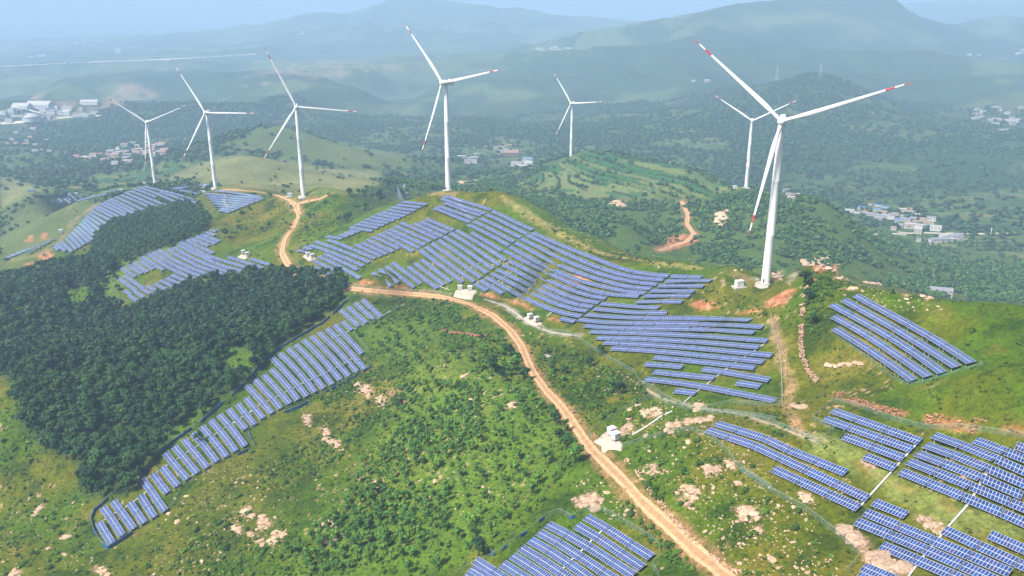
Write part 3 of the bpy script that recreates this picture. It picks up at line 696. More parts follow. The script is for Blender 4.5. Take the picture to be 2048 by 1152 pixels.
add_rows('foreground array at the bottom edge', [(3, [(1200,75),(1440,205),(1690,370),(1950,535)]), (3, [(1095,172),(1335,308),(1590,480),(1850,655)]), (4, [(765,160),(990,275),(1230,412),(1485,575),(1745,745)]), (4, [(665,248),(890,370),(1125,520),(1385,690),(1640,860)]),
    (4, [(565,338),(785,460),(1020,615),(1270,790),(1500,950)]), (3, [(460,425),(680,555),(925,715),(1170,880)]), (3, [(365,515),(580,650),(815,800),(1050,960)]), (3, [(252,605),(470,740),(700,890),(930,1040)]), (3, [(-60,565),(140,690),(350,820),(570,960)]), (2, [(-110,660),(110,790),(320,930)]), (1, [(-170,730),(20,860)])], cH)
add_rows('five-row array on the grassy hilltop', [(7, [(390,108),(530,192),(700,280),(860,368),(1055,470),(1250,590),(1450,710),(1660,850)]), (7, [(255,158),(405,242),(570,332),(735,425),(910,525),(1500,895)]), (6, [(125,212),(425,372),(760,560),(945,680),(1140,812),(1340,960)]),
    (6, [(140,340),(290,420),(460,512),(800,735),(1185,1000)]), (5, [(155,470),(460,655),(830,902),(1020,1045)])], (1640, 570, 5.485))
c7 = (1100, 500, 3.4917)
add_rows('terraced array below the big turbine', [(2, [(840,182),(1058,187)]), (3, [(805,216),(950,212),(1125,212)]), (3, [(752,248),(1075,250)]), (3, [(700,284),(1010,285)]), (3, [(652,320),(978,318)]), (3, [(600,360),(925,358)]),
    (4, [(352,373),(550,390),(655,399),(760,402)]), (5, [(302,408),(410,420),(600,437),(818,437)]), (10, [(250,449),(350,459),(450,467),(650,474),(760,475),(880,475),(1000,474),(1130,477),(1260,481),(1398,487)]),
    (11, [(198,484),(290,496),(390,505),(600,510),(715,510),(830,512),(945,513),(1065,516),(1200,523),(1345,526),(1487,536)]), (10, [(238,527),(330,537),(440,542),(540,545),(765,546),(890,547),(1015,551),(1150,556),(1285,567),(1428,574)]),
    (10, [(280,568),(385,575),(600,578),(710,582),(830,588),(955,593),(1090,601),(1230,611),(1370,621),(1518,632)]), (9, [(328,612),(430,613),(540,617),(655,620),(775,626),(900,634),(1030,641),(1170,652),(1310,664),(1460,676)]),
    (9, [(375,645),(480,651),(600,656),(720,662),(845,671),(975,681),(1110,693),(1250,706),(1395,720),(1552,734)]), (8, [(425,686),(540,691),(655,698),(785,709),(915,721),(1050,735),(1190,748),(1340,763),(1495,778)]),
    (5, [(724,748),(850,761),(985,773),(1130,788),(1275,804),(1432,820)]), (2, [(660,795),(790,803),(925,815)]), (3, [(1062,831),(1205,847),(1370,878),(1532,906)]), (3, [(722,850),(860,864),(1000,880),(1148,892)]), (1, [(1300,925),(1468,950)]),
    (6, [(662,900),(800,913),(935,931),(1080,952),(1235,985),(1400,1015),(1570,1050)]), (1, [(868,980),(1018,998)])], c7)
c6 = (860, 360, 3.84)
def x7(pts): return [((1100 + x / 3.4917 - 860) * 3.84, (500 + y / 3.4917 - 360) * 3.84) for x, y in pts]
add_rows('long curved rows of the ridge array', [(0, [(785,402),(870,440),(960,480),(1130,550),(1310,618),(1410,660)] + x7([(530,140),(630,160),(735,172),(830,179)])),
    (0, [(740,418),(830,462),(915,500),(1000,545),(1090,585),(1180,625),(1270,662),(1370,698),(1449,718)] + x7([(585,190),(690,200),(792,206)])),
    (0, [(695,448),(785,490),(870,535),(950,575),(1040,618),(1130,655),(1210,688),(1300,718),(1394,746)] + x7([(545,215),(640,230),(748,238)])),
    (0, [(655,478),(745,525),(825,570),(900,610),(985,650),(1080,690),(1170,722),(1270,755),(1372,782)] + x7([(500,248),(600,264),(707,268)])),
    (0, [(610,510),(700,560),(780,605),(855,645),(950,688),(1040,730),(1130,765),(1220,795),(1329,814)] + x7([(465,278),(560,292),(667,299)])),
    (0, [(568,540),(660,590),(740,630),(830,672),(915,712),(1000,755),(1090,798),(1190,833),(1290,862),(1385,878),(1495,886),(1605,890)]),
    (0, [(605,620),(690,660),(770,702),(865,748),(950,792),(1040,828),(1130,860),(1220,886),(1350,908)]),
    (0, [(560,650),(660,698),(730,735),(820,785),(915,830),(1010,870),(1100,905),(1200,930),(1300,940)]),
    (0, [(515,685),(600,730),(690,770),(780,815),(870,858),(960,900),(1050,935),(1140,958),(1252,972)]),
    (0, [(470,715),(560,757),(645,802),(740,848),(830,890),(920,930),(1010,968),(1100,990),(1208,1005)]),
    (0, [(428,745),(510,790),(600,840),(690,885),(780,930),(870,970),(965,1005),(1060,1030),(1160,1045)]), (2, [(382,768),(470,820),(560,868)]), (1, [(342,795),(435,848)]), (1, [(1000,1062),(1112,1085)])], c6)
add_rows('steep middle rows of the ridge array', [(4, [(472,235),(545,266),(620,305),(700,345),(790,382)]), (4, [(428,262),(510,294),(590,335),(660,372),(745,412)]), (4, [(380,290),(455,322),(530,357),(610,400),(695,440)]), (4, [(332,315),(410,347),(480,385),(555,425),(645,472)]),
    (4, [(290,340),(370,375),(450,415),(520,455),(605,502)]), (3, [(316,404),(395,445),(470,490),(552,542)]), (5, [(198,384),(275,425),(350,468),(420,512),(500,562),(585,618)]), (5, [(155,405),(235,452),(310,500),(385,550),(450,598),(535,652)]),
    (5, [(105,432),(180,477),(260,527),(330,575),(400,628),(485,682)]), (5, [(60,458),(130,502),(205,552),(280,605),(350,660),(440,712)]), (5, [(12,482),(85,532),(155,582),(230,636),(305,692),(390,748)]), (5, [(-35,508),(35,560),(105,612),(180,670),(260,726),(340,780)])], c6)
add_rows('rows just below the ridge turbine', [(4, [(110,120),(255,163),(380,200),(468,228)]), (4, [(85,140),(190,178),(290,213),(425,255)]), (3, [(110,172),(200,205),(300,243),(390,272)]), (3, [(62,198),(150,228),(250,262),(345,298)]), (3, [(28,212),(120,247),(220,290),(305,322)])], c6)
c5 = (580, 360, 4.43)
add_rows('lower rows above the bend in the road', [(5, [(1143,613),(1230,675),(1310,740),(1395,800),(1475,860),(1532,905)]), (3, [(1165,703),(1250,767),(1330,830),(1425,900)]), (3, [(1105,733),(1190,800),(1275,862),(1365,930)]), (3, [(1045,763),(1130,830),(1210,890),(1310,958)]),
    (3, [(905,730),(990,792),(1075,852),(1160,918)]), (3, [(850,762),(935,825),(1010,882),(1100,950)]), (2, [(790,788),(870,850),(958,908)]), (2, [(730,818),(810,880),(895,940)])], c5)
add_rows('stepped array in the saddle', [(3, [(1200,343),(1290,377),(1370,410),(1445,445)]), (3, [(1155,365),(1240,402),(1320,440),(1395,468)]), (3, [(1100,380),(1190,422),(1270,465),(1350,498)]), (4, [(980,376),(1060,410),(1140,442),(1215,480),(1300,518)]), (4, [(930,403),(1010,442),(1090,477),(1165,510),(1245,543)]),
    (4, [(880,430),(960,470),(1040,502),(1110,540),(1195,572)]), (4, [(832,450),(910,485),(990,522),(1060,560),(1145,603)]), (4, [(780,473),(860,507),(930,542),(1010,585),(1090,633)]), (3, [(730,498),(810,532),(885,567),(965,608)]), (3, [(680,523),(760,565),(835,600),(915,632)]),
    (3, [(630,553),(710,587),(780,617),(860,653)]), (3, [(576,570),(655,607),(730,642),(810,673)]), (6, [(330,528),(400,550),(470,577),(540,606),(610,637),(680,667),(755,695)]), (6, [(220,543),(300,572),(400,602),(480,632),(560,667),(625,695),(703,728)]),
    (6, [(168,573),(250,600),(340,628),(440,667),(520,702),(590,735),(650,760)]), (4, [(303,652),(380,687),(460,720),(530,757),(597,794)]), (5, [(250,678),(330,708),(400,743),(470,782),(540,822),(620,868)]), (3, [(198,708),(280,747),(340,772),(415,805)]), (2, [(205,768),(290,802),(360,838)]),
    (1, [(115,595),(200,610)]), (1, [(66,623),(145,633)]), (2, [(320,498),(462,518)])], c5)
add_rows('short upper rows beside the grove', [(3, [(995,192),(1070,195),(1140,208),(1210,216)]), (3, [(948,217),(1020,225),(1090,230),(1160,242)]), (3, [(900,236),(970,250),(1040,258),(1113,267)]), (3, [(862,260),(930,275),(1000,285),(1068,293)]), (3, [(812,280),(885,300),(950,308),(1022,317)]),
    (3, [(760,298),(840,318),(900,328),(978,337)]), (3, [(717,320),(790,340),(850,350),(928,357)]), (3, [(667,345),(740,360),(800,370),(878,377)]), (3, [(622,368),(700,385),(760,390),(832,400)]), (3, [(576,390),(650,402),(715,412),(783,422)]), (3, [(530,415),(600,427),(665,440),(733,450)]),
    (1, [(528,444),(614,458)]), (1, [(482,463),(565,478)]), (1, [(432,483),(515,497)])], c5)
add_rows('pair of rows beside the grove top', [(2, [(948,42),(985,190)]), (2, [(1008,32),(1046,162)])], c5)
c4 = (220, 360, 4.43)
add_rows('forked array above the wood', [(1, [(888,440),(942,452)]), (1, [(845,462),(930,487)]), (2, [(805,480),(890,515),(970,542)]), (2, [(760,496),(840,530),(935,563)]), (2, [(712,515),(800,550),(875,583)]), (3, [(672,530),(760,575),(840,612),(915,648)]), (4, [(620,545),(700,590),(770,622),(850,662),(908,690)]),
    (4, [(602,575),(690,620),(770,660),(860,700)]), (4, [(558,597),(640,645),(720,690),(805,725)]), (4, [(505,612),(590,665),(670,705),(755,748)]), (4, [(422,615),(500,665),(570,710),(640,745),(705,773)]), (4, [(372,634),(450,680),(510,725),(580,760),(655,795)]), (4, [(325,653),(400,697),(460,740),(530,782),(604,815)]),
    (3, [(278,678),(350,720),(410,760),(474,795)]), (2, [(255,710),(320,750),(384,790)]), (2, [(200,730),(270,775),(330,815)]), (2, [(155,753),(220,795),(280,830)]), (2, [(100,778),(165,820),(225,855)]), (2, [(120,843),(200,895),(290,958)]), (2, [(66,865),(140,915),(235,983)]), (1, [(275,960),(374,1015)]), (1, [(219,985),(316,1050)]),
    (1, [(122,975),(184,1014)]), (1, [(165,1020),(262,1085)]), (2, [(325,935),(390,972),(457,1012)]), (2, [(385,915),(450,947),(525,978)]), (2, [(440,887),(530,930),(618,967)]), (2, [(495,867),(580,905),(663,938)]), (2, [(540,840),(620,875),(690,898)]), (2, [(590,812),(670,847),(743,872)]), (2, [(645,790),(720,820),(793,848)]),
    (4, [(695,770),(780,800),(880,840),(990,873)]), (4, [(750,748),(840,785),(940,815),(1040,848)]), (4, [(797,720),(890,763),(1000,797),(1145,838)]), (4, [(850,700),(940,740),(1050,780),(1160,802),(1250,828)]), (4, [(900,685),(1000,712),(1100,742),(1200,775),(1305,802)]), (3, [(1040,680),(1130,705),(1240,745),(1355,778)]), (2, [(1240,695),(1320,720),(1408,748)])], c4)
c1 = (160, 780, 3.389); c2 = (460, 580, 3.389)
add_rows('lower end of the hillside strip', [(2, [(127,895),(165,960),(215,1040)]), (3, [(153,793),(200,850),(240,915),(285,985)]), (3, [(223,750),(270,810),(312,870),(362,940)]), (2, [(335,760),(380,825),(433,902)]), (2, [(407,712),(450,780),(503,862)]), (3, [(423,605),(470,665),(515,735),(575,820)]), (2, [(493,565),(535,625),(593,697)]),
    (2, [(555,520),(600,577),(660,650)]), (3, [(575,425),(625,485),(670,540),(727,602)]), (3, [(637,380),(690,440),(740,500),(793,563)]), (3, [(702,332),(750,395),(805,455),(860,525)]), (3, [(762,290),(815,347),(870,410),(925,485)]), (3, [(822,245),(880,310),(935,375),(990,452)]), (3, [(882,202),(940,265),(1000,335),(1053,415)]),
    (3, [(942,165),(1000,225),(1060,300),(1118,380)]), (2, [(1003,127),(1060,195),(1122,265)])], c1, 'lower end')
add_rows('upper part of the hillside strip', [(2, [(50,770),(100,835),(165,912)]), (2, [(105,730),(160,795),(223,870)]), (3, [(112,645),(170,705),(225,765),(283,835)]), (3, [(167,605),(225,670),(285,730),(343,803)]), (3, [(225,573),(285,635),(340,695),(403,770)]), (3, [(277,535),(340,597),(395,655),(458,745)]), (4, [(280,452),(340,513),(390,570),(450,632),(520,720)]),
    (4, [(335,427),(395,480),(450,540),(510,607),(575,695)]), (4, [(390,393),(450,448),(505,510),(565,580),(633,668)]), (4, [(442,368),(500,420),(560,480),(620,547),(692,640)]), (4, [(495,335),(555,390),(615,452),(675,520),(748,608)]), (4, [(550,310),(610,367),(670,432),(735,502),(803,583)]), (4, [(602,285),(660,340),(725,405),(785,470),(858,553)]),
    (4, [(655,260),(715,315),(775,380),(840,450),(913,535)]), (3, [(706,235),(770,297),(830,360),(895,430)]), (1, [(757,212),(825,270)]), (2, [(748,133),(805,185),(873,243)]), (2, [(797,112),(855,165),(923,223)]), (2, [(846,86),(905,140),(973,198)]), (2, [(896,63),(955,120),(1023,180)])], c2, 'lower end')
rows_t2 = [(0, [(930,95),(1060,105),(1200,130),(1335,150)])] + [(0, [(850 + 15 * i, 122 + 21 * i), ((850 + 15 * i + 1360 - 43 * i) / 2, (122 + 21 * i + 165 + 16 * i) / 2 - 3), (1360 - 43 * i, 166 + 17 * i)]) for i in range(8)]
add_rows('wedge array by the second turbine', rows_t2, c4, h=1.7)
c3 = (0, 340, 3.841)
s_ = [((410,590),(448,612)), ((430,567),(500,620)), ((465,550),(550,627)), ((505,523),(582,607)), ((525,493),(615,592)), ((550,473),(645,572)), ((572,453),(680,555)), ((592,433),(707,537)), ((612,408),(717,502)), ((632,388),(722,472)), ((648,370),(757,457)), ((662,350),(782,432)),
      ((682,330),(817,417)), ((698,310),(850,390)), ((722,288),(892,377)), ((742,275),(937,372)), ((767,257),(972,357)), ((793,243),(1012,352)), ((823,230),(1042,342)), ((845,218),(1077,332)), ((885,205),(1112,312)), ((925,190),(1167,292)), ((955,172),(1237,295)), ((995,157),(1312,292)),
      ((1025,143),(1200,208)), ((1065,133),(1230,190)), ((1100,123),(1260,165)), ((1205,182),(1387,264)), ((1230,168),(1452,247)), ((1252,158),(1492,228)), ((1380,155),(1518,182))]
add_rows('far array below the leftmost turbine', [(0, [a, ((a[0] + q[0]) / 2, (a[1] + q[1]) / 2 - 4), q]) for a, q in s_], c3, h=1.7)
add_rows('far ribbon of tables on the skyline ridge', [(0, [(1300,140),(1420,130),(1600,106)]), (0, [(1340,146),(1480,130),(1610,110)]), (0, [(420,230),(452,258)]), (0, [(440,215),(477,247)]), (0, [(465,192),(537,257)]), (0, [(490,187),(557,247)]), (0, [(518,177),(597,237)]), (0, [(245,185),(340,203)]), (0, [(250,195),(330,200)]), (0, [(340,195),(470,186)]),
    (0, [(600,235),(700,205),(830,182)]), (0, [(640,190),(740,180),(830,168)]), (0, [(830,167),(960,147)]), (0, [(930,158),(1000,140)]), (0, [(1420,215),(1530,232)]), (0, [(1455,240),(1525,250)]), (0, [(580,200),(640,215)])], c3, h=1.7)
add_rows('short far rows beside the dirt track', [(1, [(45 + 38 * i, 668 - 15 * i - (3 * (i % 2))), (80 + 38 * i, 662 - 15 * i + 8)]) for i in range(10)] + [(1, [(205 + 32 * i, 625 - 18 * i), (245 + 32 * i, 632 - 18 * i)]) for i in range(5)], c3, h=1.7)

for t in T:
    p = t['c']; t['d'] = float(np.linalg.norm(p - np.array([0, 0, CZ])))
    u, v = proj(p); t['vis'] = -60 < u < 2110 and v < 1215
    Wx = t['L'] / t['d']; t['size'] = Wx * (1 if t['vis'] else .2)
order = sorted(range(len(T)), key=lambda i: T[i]['d'] + (0 if T[i]['vis'] else 400))
NEAR = set(order[:300]); POSTS = set(order[:120])
import collections
gst = collections.defaultdict(list)
for t in T: gst[t['where']].append(t['s'])
for k_, v_ in gst.items(): print('tables', k_, len(v_), np.round([np.mean(v_), min(v_), max(v_)], 2))
SV, SF, SUV = [], [], []
MVa = np.array(MV)
for i, t in enumerate(T):
    Mx = Matrix([[float(t['R'][r, 0]) , float(t['R'][r, 1]), float(t['R'][r, 2]), float(t['c'][r])] for r in range(3)] + [[0, 0, 0, 1]])
    if i in NEAR:
        lab = f"{ordinal(t['i'])} of {t['n']} panel tables in row {t['row'] + 1} from the {t['side']}, {t['where']}"
        lab = f"{ordinal(t['i'])} panel table, {ordinal(t['row'])} row from the {t['side']}, {t['where']}"
        r = empty('solar_table', (0, 0, 0), 0, lab, 'solar table', 'solar tables in rows on the hillsides')
        r.matrix_world = Mx @ Matrix.Diagonal((t['s'], 1, 1, 1))
        put('module_array', ME_MOD, r); put('support_frame', ME_FRAME, r)
        if i in POSTS:
            for x in (-4.2, 4.2):
                for pm in ME_POST:
                    q = put('post', pm, r); q.location = (x, 0, 0)
    else:
        o = len(SV) * 8
        SV.append((MVa * [t['s'], 1, 1]) @ t['R'].T + t['c']); SF.append(np.array(MF) + o)
        a = np.array(MUV, float).copy(); a[:4] += [11 * (i % 997), 2 * (i // 7)]; SUV.append(a)
        # its posts
        for x in (-3.6, 3.6):
            o = len(SV) * 8
            q = np.array([(x - .08, -.08, -.9), (x + .08, -.08, -.9), (x + .08, .08, -.9), (x - .08, .08, -.9), (x - .08, -.08, 1.38), (x + .08, -.08, 1.38), (x + .08, .08, 1.38), (x - .08, .08, 1.38)])
            SV.append((q * [t['s'], 1, 1]) @ t['R'].T + t['c']); SF.append(np.array([(0, 3, 2, 1), (4, 5, 6, 7), (0, 1, 5, 4), (1, 2, 6, 5), (2, 3, 7, 6), (3, 0, 4, 7)]) + o); SUV.append(np.zeros((24, 2)))
tag(put('distant_solar_tables', mesh_np('distant_solar_tables', np.concatenate(SV), np.concatenate(SF), [MATS['solar_module']], uv=np.concatenate(SUV))),
    'rows of blue solar tables carpeting the farther ridge slopes', 'solar tables', 'solar tables in rows on the hillsides', 'stuff')
TC_ = np.array([t['c'] for t in T])

# ------------------------------------------------------------------ wind turbines
m, nt, b = new_mat('turbine_white', .38, (.82, .83, .84), .45)
f = noise_tex(nt, .35, 4); nt.links.new(ramp(nt, f, [(.3, (.76, .775, .785)), (.7, (.84, .85, .855))]), b.inputs['Base Color'])
weathered('blade_red', (.52, .045, .05), .12, .5, .4, .45)
weathered('concrete', (.46, .43, .39), .18, .6, .9, .2, .3, 2)
weathered('pale_concrete', (.50, .42, .33), .2, .35, .92, .15, .5, 1.5)
weathered('dark_grille', (.10, .11, .12), .2, 1, .6)
weathered('cabinet_white', (.64, .65, .66), .1, .7, .5, .35)
weathered('cabinet_green', (.08, .30, .22), .15, 1, .6)
weathered('safety_yellow', (.70, .38, .04), .15, 1, .6)
def blade_mesh(Rb, full):
    """root at origin, span along +Z, chord along X, wind from -Y"""
    bl = MB(); st = []
    for s, ch, th, tw, sw in ((0, 2.3, 2.3, 0, 0), (.035, 2.3, 2.25, 0, 0), (.08, 2.5, 1.9, 14, .05), (.14, 3.15, 1.25, 13, .2), (.20, 3.45, .95, 11, .32), (.30, 3.1, .70, 8.5, .3), (.45, 2.45, .48, 5.5, .22), (.60, 1.95, .34, 3, .16), (.75, 1.5, .24, 1.5, .1), (.80, 1.36, .21, 1.2, .08),
                           (.872, 1.1, .16, .6, .06), (.94, .78, .11, 0, .05), (.985, .40, .06, 0, .05), (1.0, .10, .03, 0, .05)):
        st.append((s, ch, th, tw, sw))
    R = []
    for s, ch, th, tw, sw in st:
        a = math.radians(tw); bend = -2.2 * s * s
        cf = .92 if s < .06 else .70
        R.append(((sw, bend, 1.0 + s * (Rb - 1.0)), ch * cf / 2, th / 2, (math.cos(a), math.sin(a), 0), (-math.sin(a), math.cos(a), 0)))
    n = 12 if full else 8
    bl.tube(R, n, 0)
    # red bands: tip and a band further in
    nb = len(R) - 1
    for q in range(nb * n):
        s0 = st[q // n][0]
        if s0 >= .94 or .80 <= s0 < .872: bl.m[q] = 1
    return bl.mesh('blade', [MATS['turbine_white'], MATS['blade_red']])
TNAMES = ['white turbine farthest left above the far solar array', 'white turbine on bare ground, second from the left', 'white turbine where the earth tracks fork, third from the left',
          'white turbine on top of the ridge array', 'small distant turbine on top of the terraced hill', 'white turbine by the curved track on the terraced hill', 'tallest nearest white turbine on the mown mound with red banks']
ME_BLADE = blade_mesh(59.0, True); TPOS = []
def turbine(P, yaw_deg, ph_deg, label, s=1.0, parts=True):
    root = empty('wind_turbine', P, 0, label, 'wind turbine', 'wind turbines along the ridges'); root.scale = (s, s, s)
    pb = MB(); pb.tube([((0, 0, -2.5), 5.2), ((0, 0, .22), 5.2), ((0, 0, .30), 5.0)], 32, 0); pb.tube([((0, 0, .30), 2.75), ((0, 0, .75), 2.7)], 32, 0); pb.build('foundation', MATS['concrete'], root)
    tb = MB(); tb.tube([((0, 0, .7), 2.35), ((0, 0, 1.2), 2.3), ((0, 0, 27), 2.12), ((0, 0, 27.12), 2.16), ((0, 0, 27.3), 2.11), ((0, 0, 55), 1.88), ((0, 0, 55.12), 1.92), ((0, 0, 55.3), 1.87), ((0, 0, 82.6), 1.62), ((0, 0, 83.2), 1.72)], 32, 0)
    tower = tb.build('tower', MATS['turbine_white'], root)
    db = MB(); db.box((-1.6, -1.72, 2.5), (.9, .12, 2.1), math.atan2(-1.6, 1.72) * 1.0); db.build('door', MATS['dark_grille'], tower)
    ya = math.radians(yaw_deg); ax = Vector((math.sin(ya), -math.cos(ya), 0))
    nb = MB(); Mn = Matrix.Rotation(math.atan2(ax.y, ax.x), 4, 'Z') @ Matrix.Rotation(math.radians(-5), 4, 'Y')
    prof = [(-8.6, .9, 1.0), (-8.3, 1.5, 1.6), (-6, 1.85, 1.95), (-1, 1.95, 2.05), (2.0, 1.85, 1.95), (2.6, 1.6, 1.7)]
    vs = []; nn = 20
    for x, hw, hh in prof:
        for q in range(nn):
            a = 2 * math.pi * q / nn; ca, sa = math.cos(a), math.sin(a)
            vs.append((x, hw * math.copysign(abs(ca) ** .55, ca), hh * math.copysign(abs(sa) ** .55, sa) + .2))
    fs = [(i * nn + q, i * nn + (q + 1) % nn, (i + 1) * nn + (q + 1) % nn, (i + 1) * nn + q) for i in range(len(prof) - 1) for q in range(nn)] + [tuple(reversed(range(nn))), tuple((len(prof) - 1) * nn + q for q in range(nn))]
    nb.add(vs, fs, 0, True); nb.box((-5.5, 0, 2.6), (2.2, 2.4, .9)); nb.box((-7.6, .5, 3.0), (.08, .08, 1.4))
    nac = nb.build('nacelle', MATS['turbine_white'], root); nac.matrix_local = Matrix.Translation((0, 0, HUB)) @ Mn
    hb = MB(); hb.tube([((2.7, 0, 0), 1.7), ((3.2, 0, 0), 2.0), ((4.6, 0, 0), 2.05), ((5.6, 0, 0), 1.75), ((6.3, 0, 0), 1.1), ((6.6, 0, 0), .35)], 24, 0)
    hub = hb.build('hub', MATS['turbine_white'], root); hub.matrix_local = Matrix.Translation((0, 0, HUB)) @ Mn
    # rotor frame: local -Y points into the wind
    up = (Vector((0, 0, 1)) - ax * .087).normalized(); axt = (ax + Vector((0, 0, .087))).normalized(); rt = Vector((0, 0, 1)).cross(ax).normalized()
    if rt.x < 0: rt = -rt
    hubc = Vector((0, 0, HUB)) + axt * 4.3
    for k in range(3):
        a = math.radians(ph_deg + 120 * k)
        sp_ = (up * math.cos(a) + rt * math.sin(a)).normalized(); ch = sp_.cross(axt).normalized()
        yv = sp_.cross(ch)
        M = Matrix(((ch.x, yv.x, sp_.x, hubc.x), (ch.y, yv.y, sp_.y, hubc.y), (ch.z, yv.z, sp_.z, hubc.z), (0, 0, 0, 1)))
        bo = put('blade', ME_BLADE, root); bo.matrix_local = M
    return root
for i, (bpx, hpx, yw, ph) in enumerate(TURB):
    P = turb_base(bpx, hpx); P[2] = float(ground(P[0], P[1])) + .05; TPOS.append(P)
    turbine(P, yw, ph, TNAMES[i])
P = hit(2018, 31); turbine(P, 10, 8, 'tiny pale turbine on the hazy skyline in the upper right corner', .92)
P = hit(958, 9); turbine(P, 0, 40, 'faint turbine on the hazy skyline behind the ridge turbine', .6)

# transformer beside each near turbine, fence netting round it
def transformer(u, v, label, rz=.3):
    P = hit(u, v); root = empty('transformer_station', P, rz, label, 'transformer', 'transformers beside the turbines')
    a = MB(); a.box((0, 0, -.3), (7.0, 5.2, 1.0)); a.build('base_slab', MATS['concrete'], root)
    a = MB(); a.box((0, 0, 1.75), (4.2, 2.6, 3.0)); a.box((0, 0, 3.32), (4.5, 2.9, .16)); a.build('cabinet', MATS['cabinet_white'], root)
    a = MB(); a.box((-1.0, -1.33, 1.6), (1.5, .08, 2.2)); a.box((1.0, -1.33, 1.6), (1.5, .08, 2.2)); a.build('door', MATS['cabinet_white'], root)
    a = MB(); a.box((2.7, 0, 1.3), (1.0, 2.2, 2.2)); a.build('radiator', MATS['cabinet_green'] if P[1] < 500 else MATS['cabinet_white'], root)
transformer(1478, 573, 'white transformer station with green radiator beside the tallest turbine')
transformer(878, 373, 'white transformer station beside the ridge turbine')
transformer(580, 393, 'white transformer station beside the turbine at the track fork')
transformer(410, 375, 'white transformer station beside the second turbine from the left')
transformer(289, 368, 'white transformer station beside the leftmost turbine')
transformer(1470, 376, 'white transformer station beside the turbine on the terraced hill')
transformer(1127, 309, 'white transformer station beside the small distant turbine')
# steps with yellow rails at the big tower's door
P = TPOS[6]; r = empty('entry_stairs', (P[0] - 4.4, P[1] - .6, float(ground(P[0] - 4.4, P[1] - .6))), .3, 'yellow railed steps at the foot of the tallest turbine', 'stairs')
a = MB(); 
for i in range(6): a.box((-1.2 + i * .36, 0, .25 + i * .28), (.36, 1.2, .1))
a.build('treads', MATS['galvanised_steel'], r)
for s in (-1, 1):
    a = MB(); a.box((-.3, s * .6, 2.2), (2.4, .1, .12)); a.box((-1.3, s * .6, 1.0), (.1, .1, 2.4)); a.box((.7, s * .6, 1.4), (.1, .1, 3.2)); a.build('railing', MATS['safety_yellow'], r)

# inverter cabinets, in pairs on concrete pads
def cabinet(u, v, rz, label, s=1.0, h=1.2):
    P = hit(u, v, 0); root = empty('inverter_cabinet', P + np.array([0, 0, h]), rz, label, 'inverter cabinet', 'white inverter cabinets'); root.scale = (s, s, s)
    a = MB()
    for x in (-1.1, 1.1):
        for y in (-.9, .9): a.box((x, y, -.9), (.25, .25, 3.0))
    a.build('legs', MATS['concrete'], root)
    a = MB(); a.box((0, 0, 1.85), (3.0, 2.5, 2.5)); a.build('housing', MATS['cabinet_white'], root)
    a = MB(); a.box((0, 0, 3.18), (3.4, 2.9, .14)); a.box((0, 0, 3.3), (2.4, 2.0, .12)); a.build('roof', MATS['cabinet_white'], root)
    a = MB(); a.box((0, -1.27, 1.85), (2.3, .06, 1.7))
    a.build('door', MATS['cabinet_white'], root)
    a = MB()
    for i in range(5): a.box((0, -1.31, 1.3 + i * .26), (1.9, .04, .09))
    a.build('louvres', MATS['concrete'], root)
cabinet(1223, 874, .55, 'white inverter cabinet at the back of the pale pad by the road', 1.0)
cabinet(1231, 884, .55, 'white inverter cabinet nearest the road edge on the pale concrete pad', 1.0)
cabinet(920, 581, .1, 'left white cabinet on top of the concrete retaining block', .95, .6)
cabinet(940, 582, .1, 'right white cabinet on top of the concrete retaining block', .95, .6)
cabinet(1060, 640, .5, 'left white cabinet on the pad under the red bank', .85)
cabinet(1073, 646, .5, 'right white cabinet on the pad under the red bank', .85)
cabinet(616, 515, .5, 'left white cabinet on the pad in the saddle array', .95)
cabinet(625, 518, .5, 'right white cabinet on the pad in the saddle array', .95)
cabinet(487, 510, .4, 'left white cabinet on the pad behind the forked array', .95)
cabinet(495, 514, .4, 'right white cabinet on the pad behind the forked array', .95)
cabinet(404, 388, .3, 'left white cabinet beside the wedge array', 1.0)
cabinet(409, 390, .3, 'right white cabinet beside the wedge array', 1.0)
cabinet(242, 386, .3, 'white cabinet above the far array on the ridge', 1.2)
cabinet(153, 392, .3, 'white cabinet among tables on the far skyline ridge', 1.2)
cabinet(123, 468, .3, 'white cabinet alone beside the dirt track on the left slope', 1.2)

def pad(px, top, label, mat='pale_concrete', skirt=1.6):
    """a poured concrete apron: outline on the ground, crown raised in the middle"""
    P = on_ground(list(px) + [px[0]], 0, 6)[:-1]; c = P.mean(0); n_ = len(P); V = []; F = []
    for k, (f, z) in enumerate(((1.0, -skirt), (1.0, .12), (.82, top * .45), (.6, top * .8), (.35, top), (.12, top))):
        Q = c + (P - c) * f; zz = np.array(ground(Q[:, 0], Q[:, 1])) * (1 - .0) + z + .12 * np.array([_hash(np.array([i * 1.0]), np.array([k * 1.0]), 4)[0] for i in range(n_)]) * (0 < k < 4)
        V += [(a[0], a[1], z_) for a, z_ in zip(Q, zz)]
    for k in range(5):
        for i in range(n_): F.append((k * n_ + i, k * n_ + (i + 1) % n_, (k + 1) * n_ + (i + 1) % n_, (k + 1) * n_ + i))
    a = MB(); a.add(V, F, 0, True); a.add(V[5 * n_:], [tuple(range(n_))]); o = a.build('concrete_pad', MATS[mat]); tag(o, label, 'concrete pad')
pad(crop(1160, 830, 11.52, [(310,620),(420,550),(540,430),(650,370),(760,400),(940,620),(990,690),(950,840),(800,800),(670,800),(560,890),(490,830),(500,730)]), .8, 'pale flared concrete pad under two cabinets beside the road bend')
pad(crop(880, 540, 8.23, [(220,440),(260,340),(330,310),(600,330),(620,370),(560,420),(530,495),(400,480)]), 1.0, 'sloped pinkish concrete retaining block above the road')
